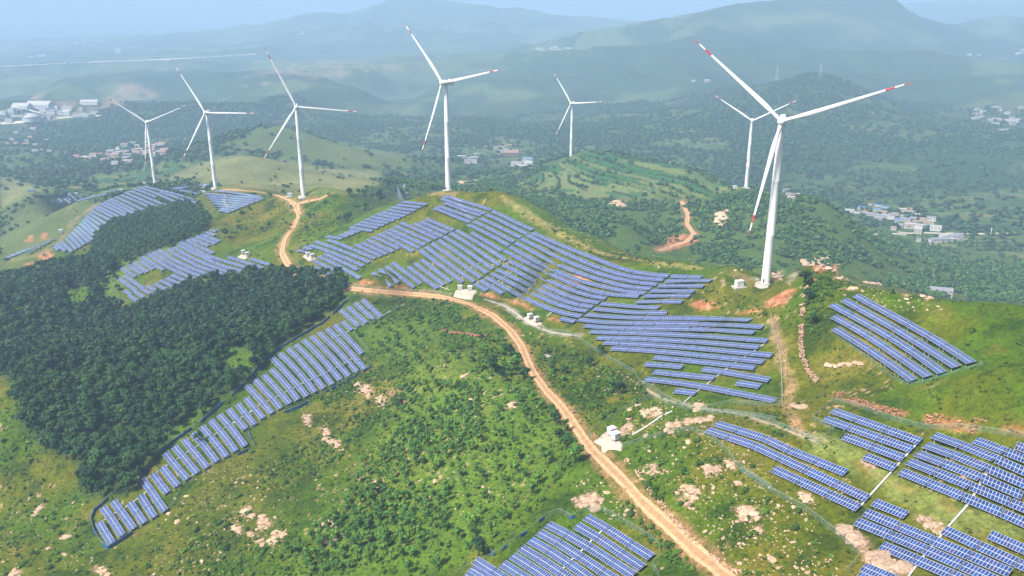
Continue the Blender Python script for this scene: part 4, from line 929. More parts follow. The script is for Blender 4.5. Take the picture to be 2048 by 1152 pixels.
pad(crop(880, 540, 8.23, [(1380,790),(1480,750),(1570,820),(1660,840),(1690,900),(1580,920),(1480,890)]), .5, 'pale concrete pad under the red bank with two cabinets')
pad(crop(580, 360, 4.43, [(112,680),(140,660),(220,680),(225,700),(165,718)]), .5, 'pale concrete pad among the saddle array rows')
pad(crop(220, 360, 4.43, [(1130,685),(1170,655),(1240,670),(1220,690),(1190,702)]), .5, 'pale concrete pad behind the forked array')

# cable trays running between the rows
def tray(px, label, w=.5, h=.45):
    P = on_ground(px, 0, 6); P[:, 2] += h; n_ = len(P)
    t = np.gradient(P, axis=0); s = np.cross(t, [0, 0, 1.0]); s /= np.linalg.norm(s, axis=1)[:, None]
    V = []; F = []
    for q in range(n_):
        for a_, z in ((-w, 0), (w, 0), (w, -.25), (-w, -.25)): V.append(P[q] + s[q] * a_ / 2 * 1.0 + np.array([0, 0, z]))
    for q in range(n_ - 1):
        for e in range(4): F.append((q * 4 + e, q * 4 + (e + 1) % 4, q * 4 + 4 + (e + 1) % 4, q * 4 + 4 + e))
    F += [(3, 2, 1, 0), tuple((n_ - 1) * 4 + e for e in range(4))]
    a = MB(); a.add(V, F)
    for q in range(2, n_ - 1, 4): a.box((P[q][0], P[q][1], P[q][2] - .6), (.18, .18, .75))
    tag(a.build('cable_tray', MATS['white_cable_tray']), label, 'cable tray', 'cable trays between the rows')
tray(crop(*cA, [(1345,335),(1200,495),(1050,660),(1000,718)]), 'pale cable tray crossing the grassy track on the right')
tray(crop(*cA, [(1800,490),(1730,595),(1668,705),(1545,842),(1495,905),(1440,972),(1385,1035),(1330,1105),(1290,1160)]), 'long pale cable tray through the lower right corner arrays')
tray(crop(*cH, [(1395,238),(1280,345),(1165,462),(1060,560),(950,672),(870,760)]), 'pale cable tray between the tables at the bottom edge')
tray(crop(*c7, [(1510,650),(1440,700),(1250,820),(1190,868),(1070,960),(1000,1010),(930,1075)]), 'thin cable tray down the terraced array below the big turbine', .4)
tray(crop(1024, 576, 2, [(640,495),(590,520),(540,555),(482,590)]), 'short grey cable tray across the rocky ground by the pad', .7)
tray(crop(*c6, [(385,638),(290,690),(200,745),(130,785),(70,822),(25,845)]), 'pale cable tray down the steep middle rows', .4)
tray(crop(*c6, [(720,635),(640,700),(540,770),(440,838)]), 'pale cable tray down the foot of the curved rows', .4)
tray(crop(*c6, [(75,820),(150,848)]), 'short cable tray stub above the road bend', .5)
tray(crop(*c6, [(940,1015),(897,1050)]), 'short cable tray stub beside the red bank', .5)
tray(crop(*c2, [(840,462),(720,530),(560,605),(430,665),(330,720),(200,785),(80,865),(20,905)]), 'pale cable tray through the upper part of the hillside strip', .45)
tray(crop(*c2, [(1185,98),(1080,150),(1020,188),(900,240),(780,295),(690,330)]), 'grey cable tray along the upper tip of the hillside strip', .6)
tray(crop(*c1, [(1170,145),(1100,185),(980,260),(860,345),(730,425),(600,510),(460,600)]), 'pale cable tray linking rows of the hillside strip', .4)
tray(crop(*c1, [(460,690),(385,745),(310,800),(240,840),(165,885)]), 'pale cable tray linking the lowest rows of the strip', .45)

# ------------------------------------------------------------------ fences
m, nt, b = new_mat('wire_mesh', .6, (.22, .34, .27), .3)
out = nt.nodes['Material Output']; tr = N(nt, 'ShaderNodeBsdfTransparent'); ms = N(nt, 'ShaderNodeMixShader')
ms.inputs[0].default_value = .19
nt.links.new(tr.outputs[0], ms.inputs[1]); nt.links.new(b.outputs[0], ms.inputs[2]); nt.links.new(ms.outputs[0], out.inputs['Surface'])
weathered('blue_netting', (.02, .10, .30), .3, .8, .7)
weathered('fence_post', (.26, .33, .28), .15, 1, .6)
weathered('pale_wire', (.50, .55, .54), .12, 1, .6)
def fence(px, label, h=2.0, blue=(), pm='fence_post'):
    P = on_ground(px, 0, 5); d = np.r_[0, np.cumsum(np.hypot(*np.diff(P[:, :2], axis=0).T))]
    s = np.arange(0, d[-1], 1.2); X = np.interp(s, d, P[:, 0]); Y = np.interp(s, d, P[:, 1]); Z = ground(X, Y); n_ = len(s)
    root = empty('wire_fence', (X[0], Y[0], Z[0]), 0, label, 'fence', 'green wire fences round the arrays'); o3 = np.array([X[0], Y[0], Z[0]])
    W = np.stack([X, Y, Z], 1) - o3
    V = np.concatenate([W + [0, 0, .05], W + [0, 0, h]]); F = np.array([(i, i + 1, n_ + i + 1, n_ + i) for i in range(n_ - 1)])
    put('wire_panel', mesh_np('wire_panel', V, F, [MATS['wire_mesh']]), root)
    a = MB()
    for i in range(0, n_ - 1):
        for zz in (h,):
            p, q = W[i] + [0, 0, zz], W[i + 1] + [0, 0, zz]; t = q - p; sd_ = np.array([-t[1], t[0], 0]); sd_ = sd_ / max(np.linalg.norm(sd_), 1e-6) * .03
            a.add([p - sd_, p + sd_, q + sd_, q - sd_, p - sd_ - [0, 0, .1], p + sd_ - [0, 0, .1], q + sd_ - [0, 0, .1], q - sd_ - [0, 0, .1]], [(0, 1, 2, 3), (0, 3, 7, 4), (1, 5, 6, 2)])
    a.build('top_rail', MATS[pm], root)
    k = 0
    for i in range(0, n_, 3):
        if k >= 90: break
        a = MB(); a.box((W[i][0], W[i][1], W[i][2] + h / 2 - .2), (.08, .08, h + .4)); a.build('post', MATS[pm], root); k += 1
    for f0, f1 in blue:
        i0, i1 = int(f0 * (n_ - 1)), max(int(f1 * (n_ - 1)), int(f0 * (n_ - 1)) + 2)
        Q = W[i0:i1]; m_ = len(Q)
        if m_ < 2: continue
        t = np.gradient(Q, axis=0); sd_ = np.stack([-t[:, 1], t[:, 0], t[:, 0] * 0], 1); sd_ /= np.maximum(np.linalg.norm(sd_, axis=1), 1e-6)[:, None]
        top = 1.0 + .7 * np.array([_hash(np.array([i + 0.]), np.array([f0 * 100]), 9)[0] for i in range(m_)])
        V = np.concatenate([Q + sd_ * .18 + [0, 0, .05], Q + sd_ * .10 + np.stack([top * 0, top * 0, top], 1), Q - sd_ * .10 + np.stack([top * 0, top * 0, top], 1), Q - sd_ * .2 + [0, 0, .05]])
        F = np.array([(r_ * m_ + i, r_ * m_ + i + 1, (r_ + 1) * m_ + i + 1, (r_ + 1) * m_ + i) for r_ in range(3) for i in range(m_ - 1)])
        put('blue_netting', mesh_np('blue_netting', V, F, [MATS['blue_netting']]), root)
fence(crop(*c1, [(1185,395),(1020,465),(900,535),(780,605),(690,650),(660,730),(630,795),(560,850),(400,945),(250,1045),(190,1082),(140,1042),(95,960),(75,880),(100,820),(150,780),(220,720),(300,690),(390,660),(400,615),(430,570),(530,435),(650,342),(800,240),(950,110),(1060,25)]),
      'green fence with blue netting looping round the lower end of the strip', 2.0, ((.33, .42), (.46, .60), (.66, .72), (.75, .86), (.88, .97), (.02, .05)))
fence(crop(*c2, [(10,720),(110,625),(240,475),(310,415),(480,315),(620,232),(700,165),(780,85),(880,45),(930,38),(1050,62),(1180,78)]), 'fence with long blue netting between the wood and the strip', 2.0, ((0.0, .1), (.12, .22), (.24, .62), (.64, .76)))
fence(crop(*c2, [(165,1070),(118,965),(250,890),(330,850),(460,805),(560,752),(620,712),(780,632),(950,532),(938,415),(835,300),(1000,215),(1185,105)]), 'fence with blue netting along the lower edge of the upper strip', 2.0, ((.05, .09), (.22, .30), (.36, .5), (.52, .58)))
fence(crop(*cH, [(-300,760),(-80,640),(160,530),(330,410),(530,270),(760,82),(900,28),(1040,107),(1180,22),(1390,12),(1600,132),(1900,312),(2040,430),(2040,560),(1945,660),(2040,760)]), 'green fence round the array at the bottom edge', 2.0, ((.18, .21), (.245, .28), (.33, .36), (.46, .49)))
fence(crop(*cH, [(160,530),(90,450)]), 'short stub of fence at a corner above the bottom array', 2.0, ((.2, .9),))
fence(crop(1024, 576, 2, [(440,640),(520,615),(640,578),(720,572),(790,600),(850,650),(900,715),(960,760),(1040,810)]) + crop(*cA, [(240,500),(400,612),(640,742),(860,912),(975,1022),(980,1062),(885,1155)]), 'long green fence between the rocky slope and the right arrays')
fence(crop(*cA, [(0,140),(200,152),(400,197),(600,272),(742,338),(835,252),(690,187),(822,77),(950,97),(1190,192),(1400,247),(1600,240),(2060,305)]), 'green fence winding along the track and under the red bank')
fence(crop(*c7, [(1620,1082),(1612,820),(1590,680),(1552,570),(1540,462)]), 'pale fence running straight down beside the stone row', 2.0, (), 'pale_wire')
fence(crop(*c7, [(0,570),(130,582),(220,642),(310,702),(400,760),(480,802),(590,862),(620,932),(720,972),(790,1032),(920,1092),(1100,1112),(1280,1072),(1440,1090),(1610,1085)]), 'green fence along the gravel path under the terraced array')
fence(crop(1024, 576, 2, [(320,612),(310,585),(370,540),(450,490),(530,450),(575,435),(620,462),(700,490),(800,500),(960,515),(1060,535)]), 'green fence behind the pale pad by the road')
fence(crop(*c4, [(235,688),(100,782),(12,890),(42,982),(100,1062),(165,1092),(320,1075),(480,1010),(650,950),(800,910),(960,885)]), 'thin fence around the left corner of the forked array', 2.0, ((.0, .06),))
fence(crop(*c4, [(945,432),(975,475),(1000,515),(1000,540)]), 'short curved fence above the forked array', 2.0)
fence(crop(*c5, [(170,565),(20,640),(15,690),(90,772),(180,822),(330,890),(520,942),(800,972),(1100,992),(1280,1002),(1440,1030)]), 'fence along the foot of the saddle array above the road')
fence(crop(1640, 570, 5.485, [(130,530),(300,650),(470,770),(600,880),(760,1010),(850,1060),(1000,1100),(1200,1060),(1500,960),(1810,870)]), 'thin low fence below the hilltop array', 1.2, (), 'cabinet_green')

# ------------------------------------------------------------------ poles and pylons
weathered('wood_pole', (.16, .12, .09), .2, 1, .9)
def pole(u0, v0, h, label, r=.14, mat='wood_pole', arm=True):
    P = hit(u0, v0); root = empty('utility_pole', P, 0, label, 'pole')
    a = MB(); a.tube([((0, 0, -.5), r), ((0, 0, h), r * .7)], 8); a.build('shaft', MATS[mat], root)
    if arm:
        a = MB(); a.box((0, 0, h - .5), (1.8, .14, .14), .5); a.build('crossarm', MATS[mat], root)
pole(1652, 664, 8.5, 'thin dark pole beside the hilltop array', .13)
pole(1980, 476, 16, 'white pole standing alone in the right valley field', .5, 'cabinet_white')
pole(398, 391, 7, 'slim pole beside the two cabinets near the second turbine', .16, 'concrete')
pole(1083, 721, 3.0, 'short black post beside the debris near the road', .22, 'dark_grille', False)
def pylon(u, v, h, label):
    P = hit(u, v); root = empty('lattice_tower', P, .4, label, 'lattice tower', 'lattice towers on the hazy hill'); a = MB(); w = h * .11
    C_ = [(-1, -1), (1, -1), (1, 1), (-1, 1)]
    for x, y in C_: a.tube([((x * w, y * w, 0), .4), ((x * .5, y * .5, h), .3)], 5, 0, False)
    for k in range(7):
        f0, f1 = k / 7, (k + 1) / 7; w0, w1 = w + (.5 - w) * f0, w + (.5 - w) * f1
        for i in range(4):
            (x0, y0), (x1, y1) = C_[i], C_[(i + 1) % 4]; a.tube([((x0 * w0, y0 * w0, h * f0), .13), ((x1 * w1, y1 * w1, h * f1), .13)], 4, 0, False)
    a.build('lattice', MATS['galvanised_steel'], root)
    a = MB(); a.tube([((0, 0, -.5), w * 1.5), ((0, 0, 1.5), w * 1.5)], 8); a.build('base', MATS['concrete'], root)
pylon(1553, 158, 50, 'faint lattice tower on the hazy hill, left of the pair')
pylon(1640, 156, 45, 'faint lattice tower on the hazy hill, right of the pair')

# ------------------------------------------------------------------ dry stone walls
def rock_mat(name, a_, b_, c_):
    m, nt, b = new_mat(name, .93, spec=.12)
    f = noise_tex(nt, 1.1, 6, .65); g = noise_tex(nt, .25, 2)
    c1 = ramp(nt, f, [(.28, c_), (.48, a_), (.72, b_)]); oi_ = N(nt, 'ShaderNodeObjectInfo')
    c2 = mixcol(nt, 1.0, c1, ramp(nt, oi_.outputs['Random'], [(0, (.78, .76, .76)), (1, (1.12, 1.08, 1.04))]), 'MULTIPLY')
    nt.links.new(mixcol(nt, 1.0, c2, ramp(nt, g, [(.3, (.85, .82, .8)), (.7, (1.1, 1.1, 1.1))]), 'MULTIPLY'), b.inputs['Base Color'])
    bp = N(nt, 'ShaderNodeBump', inp={'Strength': .8, 'Distance': .4}); nt.links.new(noise_tex(nt, 1.6, 6, .7), bp.inputs['Height']); nt.links.new(bp.outputs[0], b.inputs['Normal'])
rock_mat('pink_rock', (.53, .385, .27), (.69, .53, .395), (.22, .135, .09))
rock_mat('red_wall_stone', (.42, .20, .13), (.55, .34, .25), (.20, .09, .06))
rock_mat('tan_wall_stone', (.50, .33, .22), (.62, .45, .33), (.24, .15, .10))
# ------------------------------------------------------------------ boulders
def ico(sub=2):
    import bmesh
    bm = bmesh.new(); bmesh.ops.create_icosphere(bm, subdivisions=sub, radius=1); v = np.array([x.co[:] for x in bm.verts]); f = np.array([[q.index for q in x.verts] for x in bm.faces]); bm.free(); return v, f
IV, IF = ico(2); IV1, IF1 = ico(1)
def rock_shape(seed, V=IV, rough=.38):
    r = np.random.default_rng(seed); Q = V.copy()
    for _ in range(9):       # flat fracture faces
        n_ = r.normal(size=3); n_ /= np.linalg.norm(n_); o = r.uniform(.45, .85); d_ = Q @ n_ - o; Q = Q - np.maximum(d_, 0)[:, None] * n_
    Q = Q * (1 + rough * .3 * r.normal(size=(len(Q), 1)) * .35); return Q * [1.25, .9, .62] + [0, 0, .18]
ROCKM = [mesh_np('boulder', rock_shape(s), IF, [MATS['pink_rock']]) for s in range(8)]
def in_px(poly, k):
    P = np.array(poly); lo, hi = P.min(0), P.max(0); out = []
    while len(out) < k:
        q = lo + rng.random((k * 2, 2)) * (hi - lo); out += [tuple(a) for a in q[inside(P, q[:, 0], q[:, 1])]]
    return out[:k]
RD = LINES['road'][:, :2]
def near_tables(p, r=6.5):
    return np.min(np.hypot(TC_[:, 0] - p[0], TC_[:, 1] - p[1])) < r
def near_road(p, r=4.2):
    return np.min(np.hypot(RD[:, 0] - p[0], RD[:, 1] - p[1])) < r
RF = [([(300,1000),(420,930),(560,900),(600,1000),(560,1100),(480,1152),(300,1152)], 42, 'on the dark turf slope below the strip'), ([(600,760),(720,740),(800,820),(700,900),(600,860)], 18, 'in the bushy gully under the strip'),
      ([(1270,900),(1420,860),(1500,900),(1640,1060),(1680,1152),(1480,1152),(1350,1010)], 70, 'on the rocky slope right of the road'), ([(1250,800),(1420,800),(1430,870),(1260,880)], 26, 'on rough ground behind the pale pad'),
      ([(820,680),(1000,720),(1000,820),(840,800)], 16, 'among the grassy hollow trees'), ([(620,950),(1000,900),(1020,1000),(700,1120)], 26, 'among the young trees in the centre'), ([(0,980),(180,1000),(260,1120),(0,1152)], 18, 'in the bottom left turf'),
      ([(1660,550),(1860,600),(1900,625),(1700,620)], 14, 'along the crest of the right hill'), ([(1150,960),(1280,960),(1300,1040),(1180,1040)], 16, 'between the road and the bottom array'), ([(1600,900),(1700,960),(1720,1010),(1650,1010)], 8, 'beside the right array fence'),
      ([(1230,500),(1350,515),(1500,530),(1480,545),(1300,535)], 8, 'on the crest path of the main ridge'), ([(1180,720),(1290,760),(1300,790),(1200,790)], 12, 'on the bank under the gravel path')]
ROCK_AT = []
for px in ROCKS:                                                 # loose blocks round each outcrop
    c_ = np.mean(px, 0); P0 = hit(*c_); sz = math.sqrt(abs(np.cross(np.roll(np.array(px), -1, 0) - c_, np.array(px) - c_).sum()) / 2) * P0[1] / F_PX
    for q in in_px(px, 3 if sz < 5 else 6):
        P = hit(*q); ROCK_AT.append((P, rng.uniform(.14, .28) * min(sz, 7) , 'beside a bare rock outcrop'))
nb_ = 0
for poly, k, wh in RF:
    for q in in_px(poly, k):
        P = hit(*q)
        if near_tables(P) or near_road(P, 5): continue
        ROCK_AT.append((P, rng.uniform(.45, 1.0) * (1.6 if rng.random() < .15 else 1), wh))
ROCK_AT = sorted(ROCK_AT, key=lambda a: -a[1])[:298]
SZW = [(1.7, 'huge'), (1.15, 'large'), (.8, 'middling'), (0, 'small')]
for i, (P, s, wh) in enumerate(ROCK_AT):
    o = put('boulder', ROCKM[i % 8]); o.location = tuple(P - [0, 0, .12 * s]); o.scale = (s, s * rng.uniform(.8, 1.2), s * rng.uniform(.7, 1.1)); o.rotation_euler = (rng.uniform(-.2, .2), rng.uniform(-.2, .2), rng.uniform(0, 6.28))
    tag(o, f"{next(w for t_, w in SZW if s >= t_)} pinkish boulder {wh}", 'boulder', 'pink boulders on the slopes')
def merge(variants, pos, scl, rot, zs=None):
    """one mesh from many placed copies of a few variants: each variant (V, F, tint)"""
    VV, FF, TT, o = [], [], [], 0
    which = rng.integers(0, len(variants), len(pos))
    for vi, (V, F, t) in enumerate(variants):
        k = np.nonzero(which == vi)[0]
        if not len(k): continue
        c_, s_ = np.cos(rot[k]), np.sin(rot[k]); S_ = scl[k]; sz_ = S_ if zs is None else S_ * zs[k]
        x = (V[None, :, 0] * c_[:, None] - V[None, :, 1] * s_[:, None]) * S_[:, None] + pos[k, 0][:, None]
        y = (V[None, :, 0] * s_[:, None] + V[None, :, 1] * c_[:, None]) * S_[:, None] + pos[k, 1][:, None]
        z = V[None, :, 2] * sz_[:, None] + pos[k, 2][:, None]
        VV.append(np.stack([x, y, z], -1).reshape(-1, 3)); FF.append((F[None] + (np.arange(len(k)) * len(V))[:, None, None]).reshape(-1, F.shape[1]) + o)
        TT.append(np.clip(t[None] + (rng.random(len(k))[:, None] - .5) * .55, 0, 1).reshape(-1)); o += len(k) * len(V)
    return np.concatenate(VV), np.concatenate(FF), np.concatenate(TT)
def stone_wall(px, label, h=1.5, w=1.1, mat='tan_wall_stone', rough=0.0):
    P = on_ground(px, 0, 4); d = np.r_[0, np.cumsum(np.hypot(*np.diff(P[:, :2], axis=0).T))]
    L_ = d[-1]; k = int(L_ * w * h * (2.6 if rough == 0 else 1.5)) + 8; s = rng.random(k) * L_; X = np.interp(s, d, P[:, 0]); Y = np.interp(s, d, P[:, 1])
    g_ = np.arange(0, L_ + 2, 1.0); t = np.stack([np.gradient(np.interp(g_, d, P[:, 0])), np.gradient(np.interp(g_, d, P[:, 1]))], 1); t = t[np.minimum(s.astype(int), len(t) - 3)]; t /= np.maximum(np.linalg.norm(t, axis=1), 1e-6)[:, None]
    wob = .5 * fbm(s / 6, s * 0 + 4, 6, 3); o = (rng.random(k) - .5) * w * (1 + rough) + wob; X = X + t[:, 1] * o; Y = Y - t[:, 0] * o
    keep = fbm(s / 11, s * 0 + 7, 16, 2) > -.42; top = h * np.clip(1 + .5 * fbm(s / 7, s * 0 + 2, 14, 2), .4, 1.3) * (1 - .5 * (np.abs(o - wob) / w) ** 2)
    Z = ground(X, Y) - .15 + np.sqrt(rng.random(k)) * top * .9; q = np.stack([X, Y, Z], 1)[keep]
    V, F, t_ = merge([(rock_shape(70 + i, IV1), IF1, np.full(len(IV1), .5)) for i in range(5)], q, rng.uniform(.28, .62, len(q)) * min(1.15, .7 + w * .3), rng.uniform(0, 6.28, len(q)), rng.uniform(.8, 1.4, len(q)))
    tag(put('stone_wall', mesh_np('stone_wall', V, F, [MATS[mat]])), label, 'stone wall', 'dry stone walls on the hills')
stone_wall([(1680,531),(1662,528),(1645,533),(1630,546),(1618,560),(1612,578)], 'tan stone wall over the crest behind the tallest turbine', 1.4, 1.5)
stone_wall([(1611,585),(1606,600),(1602,615)], 'middle piece of tan stone wall between bushes behind the turbine mound', 1.6, 1.4)
stone_wall([(1604,622),(1602,650),(1600,690),(1606,720),(1618,748),(1636,766)], 'long tan stone wall dropping from the mound beside the hilltop', 1.7, 1.7)
stone_wall([(1546,648),(1560,690),(1572,735),(1577,780)], 'low row of tan stones along the narrow track', .7, .9)
stone_wall(crop(800, 640, 5.235, [(445,125),(520,150),(640,155),(740,165),(820,185),(900,190)]), 'brick red stone terrace wall in the grassy hollow', 2.3, 1.3, 'red_wall_stone')
stone_wall(crop(460, 580, 3.389, [(1085,725),(1120,745),(1150,765),(1185,785)]), 'brick red wall corner among pink boulders', 2.6, 1.6, 'red_wall_stone')
stone_wall(crop(1400, 780, 3.097, [(835,35),(900,45),(980,75),(1040,98),(1130,125),(1280,158)]), 'broken red stone bank under the hilltop, left part', 1.0, 2.2, 'red_wall_stone', 1.0)
stone_wall(crop(1400, 780, 3.097, [(1405,178),(1500,195),(1600,210),(1740,238)]), 'broken red stone bank under the hilltop, right part', 1.0, 2.2, 'red_wall_stone', 1.0)
stone_wall(crop(1024, 576, 2, [(450,690),(500,735),(540,800),(590,860),(640,925),(700,985),(780,1060),(850,1110),(920,1150)]), 'low rubble wall along the right side of the lower road', .9, 1.2, 'tan_wall_stone')
stone_wall(crop(1440, 540, 10.24, [(1095,135),(1200,170),(1320,215),(1400,280),(1440,330)]), 'thin stone kerb curving right of the tallest turbine', .5, .6, 'tan_wall_stone')
stone_wall(crop(1440, 540, 10.24, [(890,680),(1000,620),(1150,540),(1300,450),(1400,415)]), 'thin stone kerb above the red bank of the turbine mound', .5, .6, 'tan_wall_stone')

ERT = []
def world_in(px, k):
    P = ground_poly(px); lo, hi = P.min(0), P.max(0); q = lo + rng.random((k, 2)) * (hi - lo); q = q[inside(P, q[:, 0], q[:, 1])]
    return np.concatenate([q, ground(q[:, 0], q[:, 1])[:, None]], 1), P
# bedrock breaking through the turf: each outcrop one body of fractured slabs
def outcrop_where(u, v):
    return ('on the lower left slope' if u < 420 and v > 900 else 'below the hillside strip' if u < 740 and v < 900 else 'low on the gully slope' if u < 800 else 'under the right array fence' if u > 1640 and v > 1000 else 'among the right arrays' if u > 1600 and v > 780 else 'beside the pale pad' if v < 880 and u < 1450 and v > 780
            else 'on the rocky slope right of the road' if v > 880 and u > 1200 else 'between the road and the bottom array' if v > 880 else 'on the hilltop turf' if u > 1640 and v > 560 else 'on the crest behind the big turbine' if u > 1590 else 'on the wooded slopes beyond the ridge' if v < 560 else 'in the grassy hollow')
for px in ROCKS:
    Pw = ground_poly(px); c_ = np.mean(px, 0); ar = abs(np.sum(Pw[:, 0] * np.roll(Pw[:, 1], -1) - np.roll(Pw[:, 0], -1) * Pw[:, 1])) / 2
    k = int(np.clip(ar * .24, 26, 220)); qs = np.concatenate([q for q in [world_in(px, 200)[0]] * 1 + [world_in(px, k * 3)[0]]])[:k]
    if len(qs) < 4: qs = np.array([hit(*q) for q in in_px(px, 8)])
    big = rng.uniform(.6, 1.6, len(qs)) * (1 + 1.0 * (rng.random(len(qs)) < .22)) * np.clip(math.sqrt(ar) / 9, .7, 1.9) * (1.7 if c_[1] < 520 else 1)
    V, F, t_ = merge([(rock_shape(110 + i, IV1, .5), IF1, np.full(len(IV1), .5)) for i in range(7)], qs - np.array([0, 0, .12]), big, rng.uniform(.2, 1.1, len(qs)), rng.uniform(.4, 1.0, len(qs)))
    sz_ = 'large' if ar > 260 else 'broken' if ar > 70 else 'small'
    tag(put('rock_outcrop', mesh_np('rock_outcrop', V, F, [MATS['pink_rock']])), f"{sz_} outcrop of pale pink rock {outcrop_where(*c_)}", 'rock outcrop', 'pink rock outcrops')
for px in EARTH:
    Pw = ground_poly(px); ar = abs(np.sum(Pw[:, 0] * np.roll(Pw[:, 1], -1) - np.roll(Pw[:, 0], -1) * Pw[:, 1])) / 2; qs = world_in(px, int(np.clip(ar * .6, 8, 260)))[0]
    if len(qs) > 3:
        ERT.append(qs)
# loose stones, uncountable
pp = []
for poly, k, wh in RF:
    for q in in_px(poly, k * 9): pp.append(q)
for px in ROCKS[:30]:
    c_ = np.mean(px, 0)
    for q in np.array(px)[rng.integers(0, len(px), 10)]: pp.append(tuple(q + rng.normal(size=2) * 5))
pos = np.array([hit(*q) for q in pp]); dd = np.min(np.hypot(pos[:, :1] - RD[None, :, 0], pos[:, 1:2] - RD[None, :, 1]), 1); pos = pos[dd > 3.2]
V, F, t_ = merge([(rock_shape(50 + s, IV1), IF1, np.full(len(IV1), .5)) for s in range(5)], pos - [0, 0, .05], rng.uniform(.16, .5, len(pos)) * np.where(rng.random(len(pos)) < .1, 1.6, 1), rng.uniform(0, 6.28, len(pos)))
qs = np.concatenate(ERT); V2, F2, t2_ = merge([(rock_shape(150 + i, IV1, .5), IF1, np.full(len(IV1), .5)) for i in range(4)], qs - np.array([0, 0, .1]), rng.uniform(.2, .6, len(qs)), rng.uniform(0, 6.28, len(qs)))
tag(put('red_rubble', mesh_np('red_rubble', V2, F2, [MATS['red_wall_stone']])), 'red earth clods and rubble on the cut banks', 'rubble', None, 'stuff')
tag(put('loose_stones', mesh_np('loose_stones', V, F, [MATS['pink_rock']])), 'small pink stones strewn over the turf', 'stones', None, 'stuff')

# ------------------------------------------------------------------ trees and bushes
def leaf_mat(name, dark, mid_, light, trans=.12):
    m, nt, b = new_mat(name, .62, spec=.22)
    at_ = N(nt, 'ShaderNodeAttribute', attribute_name='tint'); oi_ = N(nt, 'ShaderNodeObjectInfo')
    a1 = N(nt, 'ShaderNodeMath', operation='MULTIPLY_ADD'); a1.inputs[1].default_value = .6; a1.inputs[2].default_value = -.3; nt.links.new(oi_.outputs['Random'], a1.inputs[0])
    a2 = N(nt, 'ShaderNodeMath', operation='ADD', use_clamp=True); nt.links.new(at_.outputs['Fac'], a2.inputs[0]); nt.links.new(a1.outputs[0], a2.inputs[1])
    c_ = ramp(nt, a2.outputs[0], [(0, dark), (.5, mid_), (1, light)]); nt.links.new(c_, b.inputs['Base Color'])
    tl = N(nt, 'ShaderNodeBsdfTranslucent'); nt.links.new(c_, tl.inputs['Color']); ms_ = N(nt, 'ShaderNodeMixShader'); ms_.inputs[0].default_value = trans
    nt.links.new(b.outputs[0], ms_.inputs[1]); nt.links.new(tl.outputs[0], ms_.inputs[2]); nt.links.new(ms_.outputs[0], nt.nodes['Material Output'].inputs['Surface'])
leaf_mat('wood_leaves', (.010, .036, .012), (.024, .072, .018), (.060, .135, .024))
leaf_mat('sapling_leaves', (.026, .078, .012), (.072, .175, .024), (.150, .290, .034))
leaf_mat('bush_leaves', (.022, .066, .007), (.064, .140, .011), (.140, .240, .018))
leaf_mat('valley_leaves', (.030, .070, .024), (.056, .120, .036), (.105, .180, .045), 0.0)
leaf_mat('far_leaves', (.014, .046, .016), (.034, .094, .024), (.090, .175, .034), 0.0)
weathered('bark', (.10, .075, .05), .3, 2, .95, .1)
def crown(seed, n_, lobes, size, R, H, z0, flat=.8, up=.35):
    """leaf sprays spread through a lobed crown volume"""
    r = np.random.default_rng(seed); V, F, Tt = [], [], []
    L = []
    for i in range(lobes):
        a = r.uniform(0, 6.28); d_ = R * r.uniform(.15, .72) * (i > 0); L.append((d_ * math.cos(a), d_ * math.sin(a), z0 + H * r.uniform(.38, .85) * (1 - .35 * d_ / R), R * r.uniform(.32, .58), r.uniform(.2, .8)))
    for i in range(n_):
        lx, ly, lz, lr, lt = L[r.integers(0, lobes)]
        d_ = r.normal(size=3); d_ /= np.linalg.norm(d_); d_[2] = d_[2] if d_[2] > -.5 else -d_[2]
        c_ = np.array([lx, ly, lz]) + d_ * lr * r.uniform(.55, 1.05) * np.array([1, 1, flat])
        nrm = d_ + np.array([0, 0, up]) + r.normal(size=3) * .27; nrm /= np.linalg.norm(nrm)
        t1 = np.cross(nrm, r.normal(size=3)); t1 /= np.linalg.norm(t1); t2 = np.cross(nrm, t1); s_ = size * r.uniform(.6, 1.3); e = r.uniform(.55, 1.0)
        o = len(V); V += [c_ - t1 * s_ - t2 * s_ * e * .4, c_ + t1 * s_ * .3 - t2 * s_ * e, c_ + t1 * s_ + t2 * s_ * e * .35 - nrm * s_ * .25, c_ - t1 * s_ * .25 + t2 * s_ * e]
        F.append((o, o + 1, o + 2, o + 3)); Tt += [np.clip(lt * .6 + .4 * r.random(), 0, 1)] * 4
    return np.array(V), np.array(F), np.array(Tt)
def trunk_mesh(h, r0, seed, limbs=4, spread=1.2):
    rr_ = random.Random(seed); a = MB(); a.tube([((0, 0, -.4), r0 * 1.25), ((.05, .03, h * .4), r0 * .85), ((.1 * rr_.uniform(-1, 1), .1, h), r0 * .45)], 6)
    for i in range(limbs):
        b_ = rr_.uniform(0, 6.28); z = h * rr_.uniform(.45, .8); a.tube([((.03, .02, z), r0 * .5), ((math.cos(b_) * spread, math.sin(b_) * spread, z + spread * .8), r0 * .15)], 5, 0, False)
    return a.mesh('trunk', MATS['bark'])
OAK = [crown(s, 420, 8, .44, 3.0, 5.6, 1.3) for s in range(6)]
SAP = [crown(20 + s, 230, 5, .30, 1.75, 3.2, .9, .9) for s in range(6)]
BUSH = [crown(40 + s, 150, 5, .27, 1.4, 1.6, -.25, .75) for s in range(6)]
BUSHS = [crown(60 + s, 52, 4, .33, 1.3, 1.4, -.25, .75) for s in range(4)]
OAKS_ = [crown(80 + s, 170, 8, .70, 3.0, 5.6, 1.2) for s in range(5)]
FARV = [crown(90 + s, 34, 5, 1.55, 3.6, 5.0, .2) for s in range(5)]
def cm(name, arr, mat): return [mesh_np(name, V, F, [MATS[mat]], attrs={'tint': t}) for V, F, t in arr]
